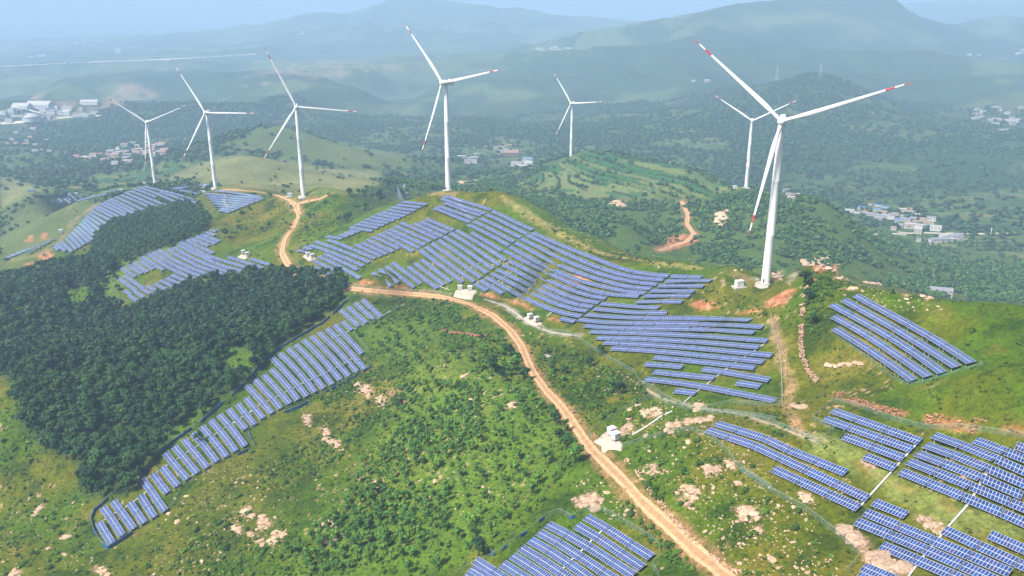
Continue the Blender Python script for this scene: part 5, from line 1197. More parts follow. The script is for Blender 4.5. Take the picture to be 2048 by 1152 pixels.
ME_OAK, ME_SAP, ME_BUSH = cm('crown', OAK, 'wood_leaves'), cm('crown', SAP, 'sapling_leaves'), cm('shrub', BUSH, 'bush_leaves')
ME_GREEN = cm('crown', OAK[:4], 'sapling_leaves')
TR_OAK = [trunk_mesh(3.2, .22, s, 4, 1.4) for s in range(3)]; TR_SAP = [trunk_mesh(2.0, .09, s, 3, .7) for s in range(3)]
def tree(P, s, crowns, trunks, name, label, group, i, zs=1.0):
    r = empty(name, P, rng.uniform(0, 6.28), label, 'tree', group); r.scale = (s, s, s * zs)
    put('trunk', trunks[i % len(trunks)], r); put('crown', crowns[i % len(crowns)], r)
def thin_out(cand, dmin, limit, ok=None, start=()):
    """candidates in world xy, kept at least dmin apart"""
    g = {}; keep = []
    for P in start: g.setdefault((int(P[0] // dmin), int(P[1] // dmin)), []).append(P)
    for P in cand:
        if len(keep) >= limit: break
        if ok is not None and not ok(P): continue
        k_ = (int(P[0] // dmin), int(P[1] // dmin)); bad = False
        for a in (-1, 0, 1):
            for b in (-1, 0, 1):
                for q in g.get((k_[0] + a, k_[1] + b), ()):
                    if (q[0] - P[0]) ** 2 + (q[1] - P[1]) ** 2 < dmin * dmin: bad = True
        if not bad: keep.append(P); g.setdefault(k_, []).append(P)
    return np.array(keep)
# --- the dark wood
clr = [ground_poly(c) for c in CLEARINGS]
def in_clear(P): return any(inside(c, np.array([P[0]]), np.array([P[1]]))[0] for c in clr)
cand, _ = world_in(FOREST, 60000); cand = thin_out(cand, 4.7, 6000, lambda P: not in_clear(P) and not near_tables(P, 7.5))
dF = np.hypot(cand[:, 0], cand[:, 1]); odr = np.argsort(dF); pu, pv = proj(cand)
print('wood trees', len(cand))
def forest_where(u, v):
    return ('at the lower tip of the dark wood' if v > 900 else 'along the wood edge above the blue netting' if (v - 545) > (700 - u) * .62 + 60 else 'on the left flank of the dark wood' if u < 140 else 'inside the lower half of the dark wood' if v > 760 else 'inside the upper half of the dark wood')
for i, k_ in enumerate(odr[:300]):
    s = rng.uniform(.85, 1.75); tree(cand[k_], s, ME_OAK, TR_OAK, 'broadleaf_tree', f"{'tall' if s > 1.4 else 'low' if s < 1.1 else 'round'} dark green tree {forest_where(pu[k_], pv[k_])}", 'trees of the dark wood', i, rng.uniform(.85, 1.2))
rest = cand[odr[300:]]
V, F, t_ = merge(OAKS_, rest, rng.uniform(.85, 1.75, len(rest)), rng.uniform(0, 6.28, len(rest)), rng.uniform(.85, 1.2, len(rest)))
tag(put('wood', mesh_np('wood', V, F, [MATS['wood_leaves']], attrs={'tint': t_})), 'dense dark wood filling the left slope behind its front trees', 'wood', 'trees of the dark wood', 'stuff')
cand, _ = world_in(FOREST_UP, 26000); cand = thin_out(cand, 4.0, 3000, lambda P: not near_tables(P, 7))
c2_, _ = world_in(FOREST_RIM, 6000); c2_ = thin_out(c2_, 7.0, 500, lambda P: not near_tables(P, 8), cand)
print('upper wood', len(cand), len(c2_)); cand = np.concatenate([cand, c2_]) if len(c2_) else cand
V, F, t_ = merge(OAKS_, cand, rng.uniform(.7, 1.1, len(cand)), rng.uniform(0, 6.28, len(cand)), rng.uniform(.9, 1.25, len(cand)))
tag(put('upper_wood', mesh_np('upper_wood', V, F, [MATS['wood_leaves']], attrs={'tint': t_})), 'dark wood between the two left arrays', 'wood', None, 'stuff')
# --- the grove under the ridge turbine
cand, _ = world_in(GROVE, 3000); cand = thin_out(cand, 5.2, 60, lambda P: not near_tables(P, 6))
for i, P in enumerate(cand):
    lt = rng.random() < .28; s = rng.uniform(.75, 1.2)
    tree(P, s, ME_GREEN if lt else ME_OAK, TR_OAK, 'broadleaf_tree', f"{'light' if lt else 'dark'} green {'large' if s > .98 else 'small'} tree in the grove beside the paired rows", 'trees of the grove', i, 1.1)
# --- single trees
for i, (u, v, s, lab) in enumerate([(538,456,.8,'round tree alone on the slope left of the winding road'),(572,452,.7,'small round tree at the left edge of the winding road'),(628,436,.62,'slim tree alone between road and grove'),(613,462,.7,'bushy tree beside the fence of the saddle array'),
        (452,476,1.25,'tall dark tree at the top of the forked array'),(478,450,.75,'thin tree beside the tall dark one above the forked array'),(690,575,1.0,'dark tree at the wood corner where the road bends'),(672,578,.95,'dark tree left of the wood corner by the road'),
        (984,745,1.35,'large dark tree in the clump left of the road'),(1020,718,1.2,'large dark tree at the road side of the clump'),(1030,742,1.3,'large bright tree in front of the roadside clump'),(1005,765,1.0,'low tree in front of the roadside clump'),(1048,760,1.0,'tree at the lower right of the roadside clump'),
        (1135,905,1.35,'large dark tree of the pair below the road bend'),(1150,925,1.25,'large dark tree nearest the road under the pale pad'),(1120,888,1.0,'dark tree behind the pair below the road bend'),(1112,850,.9,'dark tree beside the road above the pair'),(1105,745,.9,'dark round tree right of the road by the debris'),
        (1128,750,.7,'bush-like tree right of the debris'),(1200,712,.95,'dark tree on the bank under the gravel path'),(1180,735,.8,'small dark tree under the gravel path'),(1240,790,.95,'dark tree among rocks below the fence corner'),(1222,775,.8,'pale tree among rocks below the fence corner'),
        (820,668,.85,'bright green young tree standing left of the red wall'),(1610,575,1.2,'large dark bush-tree beside the mound wall'),(1615,605,1.0,'dark bush-tree inside the wall gap'),(1625,650,.9,'dark bush-tree right of the long stone wall'),(958,1112,1.1,'dark tree at the corner of the bottom array fence'),
        (400,885,.9,'lone dark tree between the wood and the strip'),(275,950,.8,'lone bush-tree at the netting near the strip end'),(60,690,.7,'small tree in the left clearing'),(20,800,.9,'dark tree on the left edge turf'),(35,570,.8,'tree at the far left edge of the wood'),(795,820,.9,'round dark tree by the rocks in the gully')]):
    P = hit(u, v); br = 'bright' in lab or 'pale' in lab; tree(P, s, ME_GREEN if br else ME_OAK, TR_OAK, 'broadleaf_tree', lab, None, i, 1.1)
# --- young trees on the central slope
cd, _ = world_in(ORCHARD_DENSE, 5000); co, _ = world_in(ORCHARD, 5000)
okS = lambda P: not near_tables(P, 6) and not near_road(P, 5)
a1 = thin_out(cd, 3.6, 420, lambda P: okS(P) and vnoise(np.array([P[0] / 22]), np.array([P[1] / 22]), 3)[0] > .3); a2 = thin_out(co, 5.2, 150, lambda P: okS(P) and vnoise(np.array([P[0] / 30]), np.array([P[1] / 30]), 9)[0] > .35, a1)
SAPP = np.concatenate([a1, a2]); SAPP = SAPP[np.argsort(np.hypot(SAPP[:, 0], SAPP[:, 1]))]; SREST = SAPP[300:]; SAPP = SAPP[:300]; print('rest', len(SREST))
if len(SREST):
    V, F, t_ = merge(SAP, SREST, rng.uniform(.85, 1.5, len(SREST)), rng.uniform(0, 6.28, len(SREST)), rng.uniform(.9, 1.2, len(SREST)))
    tag(put('young_trees', mesh_np('young_trees', V, F, [MATS['sapling_leaves']], attrs={'tint': t_})), 'farther young trees up the central slope', 'young trees', None, 'stuff')
pu, pv = proj(SAPP); print('young trees', len(SAPP))
for i, P in enumerate(SAPP):
    s = rng.uniform(.85, 1.6); u, v = pu[i], pv[i]
    wh = 'near the bottom array fence' if v > 1040 and u > 820 else 'at the bottom of the central slope' if v > 1040 else 'beside the red terrace wall' if v < 720 else 'near the road side of the slope' if u > 1000 else 'above the gully rocks' if u < 780 else 'in the upper central planting' if v < 860 else 'in the middle of the planting'
    tree(P, s, ME_SAP, TR_SAP, 'young_tree', f"{'tall' if s > 1.35 else 'short' if s < 1.05 else 'slender'} young green tree {wh}", 'young trees on the central slope', i, rng.uniform(.9, 1.25))
rs, _ = world_in([(1040,690),(1170,700),(1290,780),(1280,850),(1180,840),(1110,800)], 900); rs = thin_out(rs, 7.5, 28, lambda P: okS(P) and not near_road(P, 7))
for i, P in enumerate(rs): tree(P, rng.uniform(.7, 1.15), ME_SAP, TR_SAP, 'young_tree', 'young green tree on the rocky bank right of the road', 'young trees right of the road', i)
# --- shrubs
SH = []
for poly, k, dm, wh in [(GULLY, 60, 3.0, 'in the gully under the strip')] + [(p, 34, 2.6, w) for p, w in zip(SCRUB[:4], ('in the hollow above the red wall', 'on the left verge of the road', 'on the bank right of the road', 'along the mound wall'))] + [
        ([(340,960),(540,860),(620,900),(600,1000),(480,1120),(330,1152),(280,1090)], 30, 5, 'on the dark turf below the strip'), ([(1240,880),(1400,860),(1560,960),(1640,1080),(1480,1110),(1330,980)], 30, 5, 'on the rocky slope right of the road'),
        ([(0,850),(150,1000),(170,1152),(0,1152)], 16, 6, 'on the bottom left turf'), ([(1290,940),(1330,1010),(1400,1080),(1440,1152),(1330,1130),(1250,1010)], 30, 2.4, 'on the left edge of the lower road'), ([(1660,560),(1800,590),(1900,640),(1880,690),(1760,600),(1680,590)], 14, 4, 'on the grassy hilltop')]:
    cnd, _ = world_in(poly, 1500)
    for P in thin_out(cnd, dm, k, lambda P: not near_tables(P, 5) and not near_road(P, 3.8)): SH.append((P, wh))
SH = SH[:300]; print('shrubs', len(SH))
for i, (P, wh) in enumerate(SH):
    s = rng.uniform(.6, 1.5); o = put('shrub', ME_BUSH[i % 6]); o.location = tuple(P); o.scale = (s, s, s * rng.uniform(.8, 1.2)); o.rotation_euler = (0, 0, rng.uniform(0, 6.28))
    tag(o, f"{'large' if s > 1.2 else 'small' if s < .85 else 'rounded'} green shrub {wh}", 'shrub', 'shrubs on the open slopes')
# undergrowth nobody could count
ug = []
for poly, k, dm in [(p, 4200, 1.9) for p in SCRUB] + [(p, 1200, 2.2) for p in CLEARINGS] + [(GULLY, 5200, 1.9), ([(380,1060),(520,1090),(640,1040),(760,960),(800,1000),(700,1152),(330,1152)], 3500, 2.0), (ORCHARD, 6500, 2.9), ([(0,740),(60,780),(70,860),(110,905),(185,950),(180,1010),(120,1005),(60,930),(20,860),(0,800)], 1800, 2.6), ([(200,1005),(265,985),(300,935),(350,890),(400,850),(460,790),(470,800),(360,900),(300,965),(270,1000),(215,1015)], 500, 2.8), ([(0,830),(150,990),(200,1110),(420,1000),(620,850),(760,800),(1000,830),(1140,960),(1000,1090),(900,1152),(0,1152)], 9000, 4.2), ([(600,545),(600,400),(690,400),(690,480),(590,520)], 2600, 3.2),
        ([(440,440),(560,400),(600,420),(560,530),(470,500)], 2600, 3.2), ([(1230,870),(1420,870),(1700,1150),(1480,1152),(1300,960)], 3000, 3.6), ([(1370,560),(1430,555),(1480,590),(1560,620),(1640,640),(1640,700),(1560,640),(1400,610)], 2200, 2.4),
        ([(900,388),(1060,420),(1200,495),(1350,520),(1500,530),(1500,548),(1300,535),(1150,490),(1000,410)], 4200, 3.0), (FOREST_RIM, 2500, 3.4), ([(700,585),(830,595),(960,630),(1010,690),(940,640),(800,610)], 1500, 2.2), ([(1640,540),(2040,620),(2048,860),(1850,850),(1640,770)], 4200, 4.6), ([(1230,700),(1300,790),(1560,830),(1640,900),(1500,850),(1280,800)], 1400, 3.5)]:
    cnd, _ = world_in(poly, k); q = vnoise(cnd[:, 0] / 16, cnd[:, 1] / 16, 33); cnd = cnd[q > .30]
    w_ = thin_out(cnd, dm, 2600, lambda P: not near_road(P, 3.3)); 
    if len(w_): ug.append(w_)
ug = np.concatenate(ug); dmin_ = np.array([np.min(np.hypot(TC_[:, 0] - P[0], TC_[:, 1] - P[1])) for P in ug]); ug = ug[dmin_ > 5.2]; print('undergrowth', len(ug))
V, F, t_ = merge(BUSHS, ug, rng.uniform(.35, 1.15, len(ug)) * np.where(rng.random(len(ug)) < .16, 1.6, 1), rng.uniform(0, 6.28, len(ug)), rng.uniform(.7, 1.2, len(ug)))
tag(put('undergrowth', mesh_np('undergrowth', V, F, [MATS['bush_leaves']], attrs={'tint': t_})), 'low green scrub scattered over the slopes', 'undergrowth', None, 'stuff')
# grass tussocks on the open turf
TUS = [crown(130 + s, 9, 2, .55, .9, 1.0, -.3, .6, .2) for s in range(4)]
leaf_mat('tussock_grass', (.030, .068, .006), (.095, .135, .010), (.190, .185, .040))
cnd, _ = world_in([(0,800),(420,780),(760,690),(960,610),(1300,700),(1640,560),(2046,620),(2046,1150),(1300,1150),(640,1150),(0,1150)], 52000)
cnd = cnd[(fbm(cnd[:, 0] / 14, cnd[:, 1] / 14, 87, 3) > -.12)]
for q0 in (TC_, RD): cnd = cnd[np.concatenate([np.min(np.hypot(c_[:, :1] - q0[None, :, 0], c_[:, 1:2] - q0[None, :, 1]), 1) for c_ in np.array_split(cnd, 40)]) > (3.0 if q0 is RD else 4.0)]
print('tussocks', len(cnd))
V, F, t_ = merge(TUS, cnd, rng.uniform(.3, .95, len(cnd)), rng.uniform(0, 6.28, len(cnd)), rng.uniform(.6, 1.2, len(cnd)))
tag(put('grass_tussocks', mesh_np('grass_tussocks', V, F, [MATS['tussock_grass']], attrs={'tint': t_})), 'rough grass tussocks over the open turf', 'grass', None, 'stuff')
# --- wooded hillsides beyond the ridge and in the valleys
WD = WOOD.reshape(GZ.shape)
def wood_at(x, y):
    ja = np.clip(np.rint((np.arctan2(x, y) - AZ0) / DAZ).astype(int), 0, NA - 1); ir = np.clip(np.rint(np.interp(np.hypot(x, y), rr, np.arange(NR))).astype(int), 0, NR - 1); return WD[ir, ja]
def wedge(r0, r1, cnt):
    a = rng.uniform(-math.radians(36), math.radians(36), cnt); r = np.sqrt(rng.uniform(r0 * r0, r1 * r1, cnt)); x, y = r * np.sin(a), r * np.cos(a); return x, y
x1, y1 = wedge(640, 1350, 90000); w1 = wood_at(x1, y1); k = rng.random(len(x1)) < np.clip((w1 - .22) * 1.4, 0.004, .8)
x2, y2 = wedge(1350, 3000, 130000); w2 = wood_at(x2, y2); k2 = rng.random(len(x2)) < np.clip((w2 - .25) * .8, 0.008, .42)
vil = [ground_poly(p) for p in ([(1690,415),(1760,405),(1870,440),(1880,470),(1800,480),(1700,430)], [(1850,480),(1930,470),(1930,490),(1860,495)], [(150,285),(340,280),(345,325),(220,335),(150,310)], [(0,205),(210,200),(200,240),(0,250)], [(905,305),(1070,295),(1070,340),(905,345)])]
def not_village(x, y):
    o = np.ones(len(x), bool); lucky = rng.random(len(x)) < .3
    for p in vil: o &= ~inside(p, x, y)
    return o | lucky
fx_, fy_ = x1[k], y1[k]; ok_ = not_village(fx_, fy_); fx_, fy_ = fx_[ok_], fy_[ok_]; rd2 = LINES['d'][:, :2]
ok_ = (np.min(np.hypot(fx_[:, None] - rd2[None, :, 0], fy_[:, None] - rd2[None, :, 1]), 1) > 7); 
tt_ = np.array([min(np.min(np.hypot(TC_[:, 0] - a, TC_[:, 1] - b)), min(math.hypot(p[0] - a, p[1] - b) for p in TPOS) - 10) for a, b in zip(fx_, fy_)]) > 9; ok_ &= tt_; fx_, fy_ = fx_[ok_], fy_[ok_]
pos = np.stack([fx_, fy_, ground(fx_, fy_)], 1); print('hill clumps', len(pos))
V, F, t_ = merge(FARV, pos, rng.uniform(.45, 1.05, len(pos)), rng.uniform(0, 6.28, len(pos)), rng.uniform(.7, 1.2, len(pos)))
tag(put('hillside_woods', mesh_np('hillside_woods', V, F, [MATS['far_leaves']], attrs={'tint': t_})), 'wooded slopes and scrub on the hills beyond the ridge', 'woods', None, 'stuff')
fx_, fy_ = x2[k2], y2[k2]; ok_ = not_village(fx_, fy_); fx_, fy_ = fx_[ok_], fy_[ok_]; pos = np.stack([fx_, fy_, ground(fx_, fy_)], 1); print('valley clumps', len(pos))
V, F, t_ = merge(FARV[:3], pos, rng.uniform(.9, 2.0, len(pos)), rng.uniform(0, 6.28, len(pos)), rng.uniform(.6, .9, len(pos)))
tag(put('valley_woods', mesh_np('valley_woods', V, F, [MATS['valley_leaves']], attrs={'tint': t_})), 'hazy woods of the valley and the far hills', 'woods', None, 'stuff')

# ------------------------------------------------------------------ villages and works in the valley
for nm, c_ in dict(wall_cream=(.46, .42, .36), wall_white=(.56, .55, .53), wall_grey=(.42, .40, .39), roof_grey=(.23, .23, .26), roof_tile=(.30, .20, .16), roof_blue=(.10, .24, .42), roof_pale=(.46, .44, .42), roof_red=(.32, .15, .12), window_dark=(.05, .06, .07)).items(): weathered(nm, c_, .15, .5, .8)
def house(P, w, d_, h, rz, wall, roof, label, cat='house', group=None, gable=True, win=False, name='house'):
    r = empty(name, P, rz, label, cat, group)
    a = MB(); a.box((0, 0, h / 2 - 1), (w, d_, h + 2)); a.build('wall', MATS[wall], r)
    a = MB()
    if gable:
        x, y, g = w / 2 + .4, d_ / 2 + .5, d_ * .28
        a.add([(-x, -y, h), (x, -y, h), (x, y, h), (-x, y, h), (-x, 0, h + g), (x, 0, h + g)], [(0, 1, 5, 4), (2, 3, 4, 5), (0, 4, 3), (1, 2, 5), (0, 3, 2, 1)])
    else: a.box((0, 0, h + .2), (w + .6, d_ + .6, .4)); a.box((0, 0, h + .55), (w * .5, d_ * .4, .5))
    a.build('roof', MATS[roof], r)
    if win:
        for q in range(max(2, int(w / 4))):
            a = MB(); a.box((-w / 2 + (q + .5) * w / max(2, int(w / 4)), -d_ / 2 - .05, h * .55), (1.5, .1, 1.5)); a.build('window', MATS['window_dark'], r)
vr = lambda pts: crop(1640, 380, 6.4, pts)
# the village on the right: (x, y, width, depth, height, wall, roof, gable)
VH = [(375,280,16,9,6,'wall_white','roof_pale',0),(530,245,14,9,6,'wall_cream','roof_blue',0),(640,210,7,6,6,'wall_cream','roof_tile',1),(740,205,14,8,4,'wall_cream','roof_blue',0),(840,225,14,8,4,'wall_grey','roof_blue',0),(725,270,14,8,6,'wall_cream','roof_blue',0),(640,250,10,8,5,'wall_cream','roof_pale',0),
      (800,295,14,9,4,'wall_cream','roof_tile',1),(640,320,13,9,4,'wall_grey','roof_grey',1),(740,330,13,9,4,'wall_grey','roof_grey',1),(740,375,13,9,4,'wall_grey','roof_grey',1),(830,345,12,9,4,'wall_grey','roof_grey',1),(905,365,12,6,5,'wall_white','roof_pale',0),(1005,385,14,7,4,'wall_cream','roof_blue',0),
      (1055,270,14,10,6,'wall_cream','roof_pale',0),(1145,300,12,9,5,'wall_grey','roof_tile',1),(1120,335,14,7,4,'wall_cream','roof_blue',0),(1190,265,13,9,4,'wall_cream','roof_red',1),(1270,335,16,10,5,'wall_cream','roof_pale',0),(1110,390,13,9,4,'wall_grey','roof_grey',1),(1180,375,13,9,4,'wall_grey','roof_grey',1),
      (1230,420,14,8,4,'wall_cream','roof_tile',1),(985,420,8,7,6,'wall_white','roof_blue',0),(1010,460,13,9,4,'wall_grey','roof_grey',1),(940,500,9,8,4,'wall_cream','roof_tile',1),(1190,485,30,8,9,'wall_cream','roof_pale',0),(1250,535,12,22,9,'wall_cream','roof_pale',0),(1320,385,12,8,4,'wall_cream','roof_tile',1),
      (1420,385,15,9,8,'wall_white','roof_grey',0),(1420,420,14,8,6,'wall_cream','roof_pale',0),(1300,470,15,10,4,'wall_grey','roof_grey',1),(1400,475,8,8,5,'wall_white','roof_blue',0),(1475,510,18,10,9,'wall_white','roof_pale',0),(1360,440,12,8,4,'wall_grey','roof_tile',1),(960,320,12,8,4,'wall_cream','roof_tile',1),
      (900,330,9,7,4,'wall_grey','roof_grey',1),(1060,350,10,8,4,'wall_grey','roof_grey',1),(1160,440,12,7,4,'wall_cream','roof_tile',1),(570,290,10,7,3.5,'wall_cream','roof_tile',1),(470,295,12,6,3.5,'wall_cream','roof_pale',0),(1050,565,14,6,4,'wall_cream','roof_pale',0),(1260,650,7,6,6,'wall_white','roof_grey',0),(1400,700,5,5,9,'wall_white','roof_pale',0)]
RN = dict(roof_pale='flat pale roofed', roof_blue='blue roofed', roof_tile='brown tiled', roof_grey='grey roofed', roof_red='red roofed')
for i, (x, y, w, d_, h, wl, rf, g) in enumerate(VH):
    u, v = vr([(x, y)])[0]; P = hit(u, v + 1)
    pl = 'upper left part' if x < 700 else 'upper middle part' if y < 300 else 'lower right part' if x > 1240 else 'lower middle part' if y > 430 else 'centre'
    house(P, w * .88, d_ * .85, h * .8, -.42 + rng.uniform(-.08, .08), wl, rf, f"{RN[rf]} {'long ' if w > 20 or d_ > 20 else 'tall ' if h > 7 else 'small ' if w < 10 else ''}house in the {pl} of the right valley village", 'house', 'houses of the right valley village', bool(g), h > 5)
for x, y, w, d_, h, rf, lb in [(1520,665,30,8,5,'roof_grey','long grey roofed shed below the right valley village'),(1605,620,16,9,5,'roof_pale','flat pale shed behind the long shed'),(1690,620,16,8,4,'roof_grey','grey roofed shed right of the long shed'),(1660,655,14,7,4,'roof_pale','low pale shed in front of the group'),(1770,600,12,8,4,'roof_grey','farthest right grey shed of the farm group'),(1780,648,26,2,2,'roof_pale','low pale yard wall shed of the farm group')]:
    u, v = vr([(x, y)])[0]; house(hit(u, v), w, d_, h, .1, 'wall_white', rf, lb, 'shed', 'farm sheds below the right village', rf == 'roof_grey', w > 20, 'shed')
u, v = 1872, 592; house(hit(1880, 588), 22, 10, 5, -.3, 'wall_grey', 'roof_grey', 'grey roof just behind the crest of the right hill', 'house')
def hamlet(poly, k, where, grp, wr, roofs=('roof_grey', 'roof_tile', 'roof_pale', 'roof_tile')):
    for i, q in enumerate(in_px(poly, k)):
        P = hit(*q); w = rng.uniform(*wr); rf = roofs[rng.integers(0, len(roofs))]
        house(P, w, w * rng.uniform(.55, .8), rng.uniform(4, 7), rng.uniform(-.3, .3), ('wall_cream', 'wall_white', 'wall_grey')[rng.integers(0, 3)], rf, f"{RN[rf]} {'large ' if w > sum(wr) / 2 else 'small '}house {where}", 'house', grp, rf != 'roof_pale')
hamlet([(215,310),(255,288),(330,285),(345,300),(300,322),(225,332),(150,315)], 46, 'in the village behind the leftmost turbine', 'houses of the village behind the leftmost turbine', (9, 20), ('roof_tile', 'roof_pale', 'roof_tile', 'roof_grey', 'roof_red'))
hamlet([(0,272),(60,255),(110,285),(100,315),(50,300),(20,300)], 16, 'in the scattered hamlet at the left edge', 'houses of the hamlet at the left edge', (9, 18))
hamlet([(1950,218),(2048,210),(2048,250),(1990,272),(1945,240)], 24, 'in the hazy hamlet at the upper right edge', 'houses of the hamlet at the upper right', (12, 26), ('roof_pale', 'roof_grey', 'roof_pale'))
hamlet([(1562,384),(1585,386),(1605,398),(1580,402),(1562,392)], 7, 'half hidden behind the tallest turbine tower', 'houses behind the tallest tower', (6, 9))
hamlet([(915,318),(965,310),(970,322),(925,330)], 7, 'in the pale yard right of the ridge turbine', 'houses in the valley right of the ridge turbine', (10, 20), ('roof_pale', 'roof_grey'))
hamlet([(1030,325),(1065,318),(1070,328),(1035,340)], 7, 'left of the terraced hill, on the valley floor', 'houses left of the terraced hill', (12, 26), ('roof_pale', 'roof_blue', 'roof_grey'))
hamlet([(990,296),(1010,300),(1060,312),(1000,318)], 6, 'around the red hall in the central valley', 'houses round the red hall', (8, 14))
hamlet([(600,62),(620,66),(612,72),(598,70)], 6, 'in the pale hazy cluster on the far plain', 'far pale houses left of the ridge turbine', (22, 40), ('roof_pale',))
hamlet([(1075,96),(1160,92),(1160,98),(1080,102)], 9, 'in the pale row under the hazy right range', 'far pale houses under the right range', (20, 44), ('roof_pale',))
hamlet([(1360,150),(1440,165),(1430,175),(1370,165)], 4, 'alone on the hazy slope behind the tallest blade', 'far houses on the hazy slope', (12, 20), ('roof_pale',))
hamlet([(1930,105),(2048,100),(2048,112),(1940,112)], 8, 'in the faint line at the right edge of the haze', 'far houses in the right haze', (16, 34), ('roof_pale',))
hamlet([(20,95),(160,70),(330,85),(230,110),(60,120)], 22, 'scattered on the hazy left plain', 'far houses on the left plain', (26, 60), ('roof_pale', 'roof_grey'))
house(hit(1022, 311), 34, 20, 8, .1, 'roof_red', 'roof_tile', 'large red hall with a hipped roof in the central valley', 'hall', None, True, True, 'hall')
r = empty('field_hut', hit(63, 384), .2, 'blue roofed hut on the pale grass at the left edge', 'hut'); a = MB(); a.box((0, 0, 1.2), (9, 5, 3.4)); a.build('wall', MATS['wall_grey'], r); a = MB(); a.box((0, 0, 3.1), (10, 6, .3)); a.build('roof', MATS['roof_blue'], r); a = MB(); a.box((-1, -2.55, 1.0), (1.2, .1, 2)); a.build('door', MATS['window_dark'], r)
# cement works at the left edge
wk = lambda x, y: crop(0, 180, 9.309, [(x, y)])[0]
WG = 'sheds of the works at the left edge'
for x, y, w, d_, h, rz, rf, g, lb in [(420,350,62,38,14,-.05,'roof_pale',1,'vast pale vaulted hall of the works, left half'),(760,330,88,46,16,-.05,'roof_pale',1,'vast pale vaulted hall of the works, right half'),(1680,265,68,22,14,-.05,'roof_pale',1,'long cream shed behind the works by the quarry'),(50,440,34,20,12,0,'roof_pale',0,'flat white shed at the left picture edge of the works'),
        (230,440,20,18,24,0,'roof_pale',0,'tall pale silo block of the works'),(820,400,26,18,20,0,'roof_grey',0,'tall grey block in the middle of the works'),(950,385,18,14,14,0,'roof_pale',0,'white block behind the middle of the works'),(970,440,30,18,12,0,'roof_grey',1,'grey shed in the middle of the works'),(1250,460,28,18,16,0,'roof_pale',1,'pale gabled shed in the right half of the works'),
        (1270,370,36,18,14,0,'roof_pale',0,'white block in the right half of the works'),(1610,490,96,16,9,.08,'roof_pale',0,'long low white shed at the right end of the works'),(880,530,26,12,9,0,'roof_pale',0,'low white shed right of the domed store'),(330,490,44,10,8,0,'roof_grey',0,'low grey shed left of the domed store'),(1120,450,26,16,12,0,'roof_grey',1,'grey shed left of the pale gabled one')]:
    house(hit(*wk(x, y)), w * .86, d_ * .9, h * .66, rz, 'wall_white', rf, lb, 'works building', WG, bool(g), False, 'works_shed')
for i, q in enumerate(in_px([(0,228),(60,220),(110,215),(190,222),(195,234),(110,238),(0,245)], 16)):
    w = rng.uniform(10, 24); house(hit(*q), w, w * .6, rng.uniform(5, 11), rng.uniform(-.2, .2), 'wall_grey' if i % 2 else 'wall_white', 'roof_grey' if i % 3 else 'roof_pale', 'small shed or bin among the halls of the works', 'works building', 'small sheds of the works', i % 2 == 0, False, 'works_shed')
P = hit(*wk(605, 565)); r = empty('domed_store', P, 0, 'white domed store of the works at the left edge', 'store'); a = MB(); a.tube([((0, 0, -3), 27), ((0, 0, 9), 27)], 28, 0, False); a.build('wall', MATS['wall_white'], r)
a = MB(); a.tube([((0, 0, 9), 27.6), ((0, 0, 15), 19), ((0, 0, 21), 8), ((0, 0, 21.6), 6)], 28); a.build('roof', MATS['roof_pale'], r)
def conveyor(p0, p1, h0, h1, label):
    A_, B_ = hit(*wk(*p0)), hit(*wk(*p1)); A_[2] += h0; B_[2] += h1; r = empty('conveyor_gallery', A_, 0, label, 'conveyor', 'conveyors of the works'); a = MB(); d_ = B_ - A_; a.tube([((0, 0, 0), 2.4), (d_, 2.4)], 6); a.build('gallery', MATS['wall_white'], r)
    for f_ in (.2, .5, .8):
        q = d_ * f_; gz = float(ground(A_[0] + q[0], A_[1] + q[1])) - A_[2]; a = MB(); a.box((q[0], q[1], (q[2] + gz) / 2), (1.6, 1.6, abs(q[2] - gz) + 1)); a.build('support_leg', MATS['wall_grey'], r)
conveyor((260,440), (560,440), 22, 10, 'pale conveyor running down from the silo block')
conveyor((560,470), (1030,530), 16, 4, 'long pale conveyor behind the domed store')
conveyor((0,545), (160,560), 22, 6, 'pale conveyor at the left picture edge')
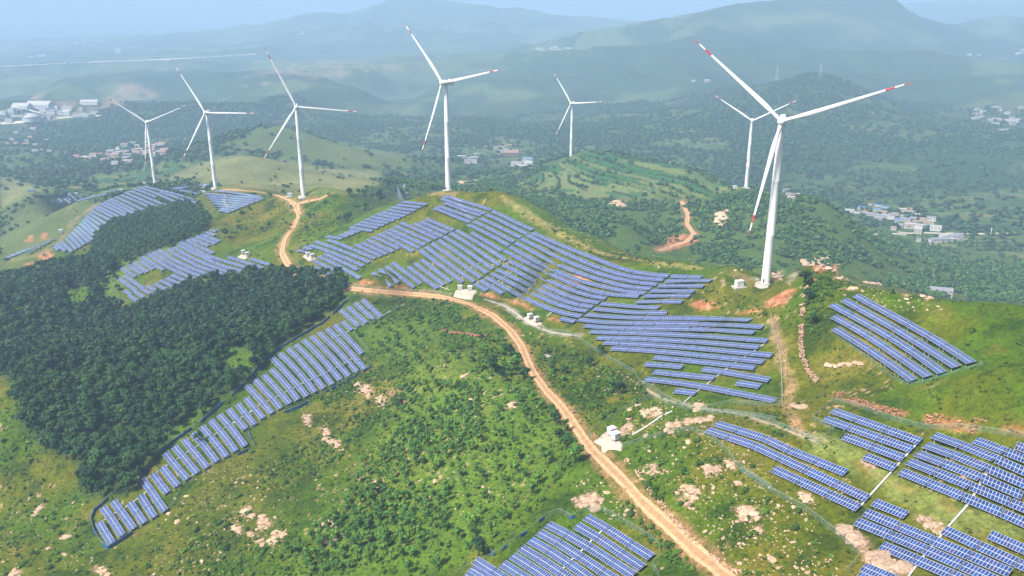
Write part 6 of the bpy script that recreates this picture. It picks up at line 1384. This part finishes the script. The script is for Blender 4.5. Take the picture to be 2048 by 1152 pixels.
# valley roads
weathered('pale_road', (.55, .48, .38), .1, .05, .9)
def vroad(px, half): strip('road', on_ground(px, 0, 10), half, MATS['pale_road'], .5, wob=.1)
vroad([(0,133),(60,130),(180,124),(350,118),(420,114),(512,108)], 7)
vroad([(1720,470),(1780,468),(1840,466),(1960,468),(2048,466)], 2.5)
vroad([(940,296),(975,293),(1010,291),(1035,288)], 4)
vroad([(0,247),(60,243),(110,237),(150,233),(200,232)], 5)
# odd things by the road
r = empty('rubbish_heap', hit(1094, 715), .2, 'small heap of pale boards and sheeting beside the road', 'rubbish'); a = MB(); a.box((0, 1.8, .5), (2.4, .2, 1.2)); a.build('board', MATS['wall_white'], r); a = MB(); a.box((0, -.4, .3), (4.2, 1.0, .7)); a.build('crate', MATS['wall_grey'], r); a = MB(); a.box((.9, -.5, .85), (1.4, 1.1, .4), .3); a.build('sheet', MATS['wall_white'], r)
r = empty('tarpaulin_bundle', hit(1058, 741), .4, 'small blue and white bundle at the left edge of the road', 'bundle'); a = MB(); a.tube([((0, 0, 0), .55), ((0, 0, .5), .6), ((0, 0, .9), .3)], 8); a.build('wrapping', MATS['blue_netting'], r); a = MB(); a.tube([((0, -.6, 0), .4), ((0, -.6, .5), .35), ((0, -.6, .6), .1)], 8); a.build('sack', MATS['wall_white'], r)

# ------------------------------------------------------------------ haze
hb_ = bpy.data.materials.new('haze_air'); hb_.use_nodes = True; nt = hb_.node_tree
for n_ in list(nt.nodes): nt.nodes.remove(n_)
pv_ = N(nt, 'ShaderNodeVolumePrincipled', inp={'Color': (*HAZE_COLOR, 1), 'Density': HAZE_DENSITY, 'Anisotropy': 0.0}); ou = N(nt, 'ShaderNodeOutputMaterial'); nt.links.new(pv_.outputs[0], ou.inputs['Volume'])
z0, z1 = float(GZ.min()) - 1, max(float(GZ.max()), CZ) + 130
lx = float(np.abs(GX).max()) + 300; ly = float(GY.max()) + 300
a = MB(); a.box((0, ly / 2 - 400, (z0 + z1) / 2), (2 * lx, ly + 800, z1 - z0)); tag(a.build('haze', hb_), kind='stuff')
hb_.cycles.homogeneous_volume = True
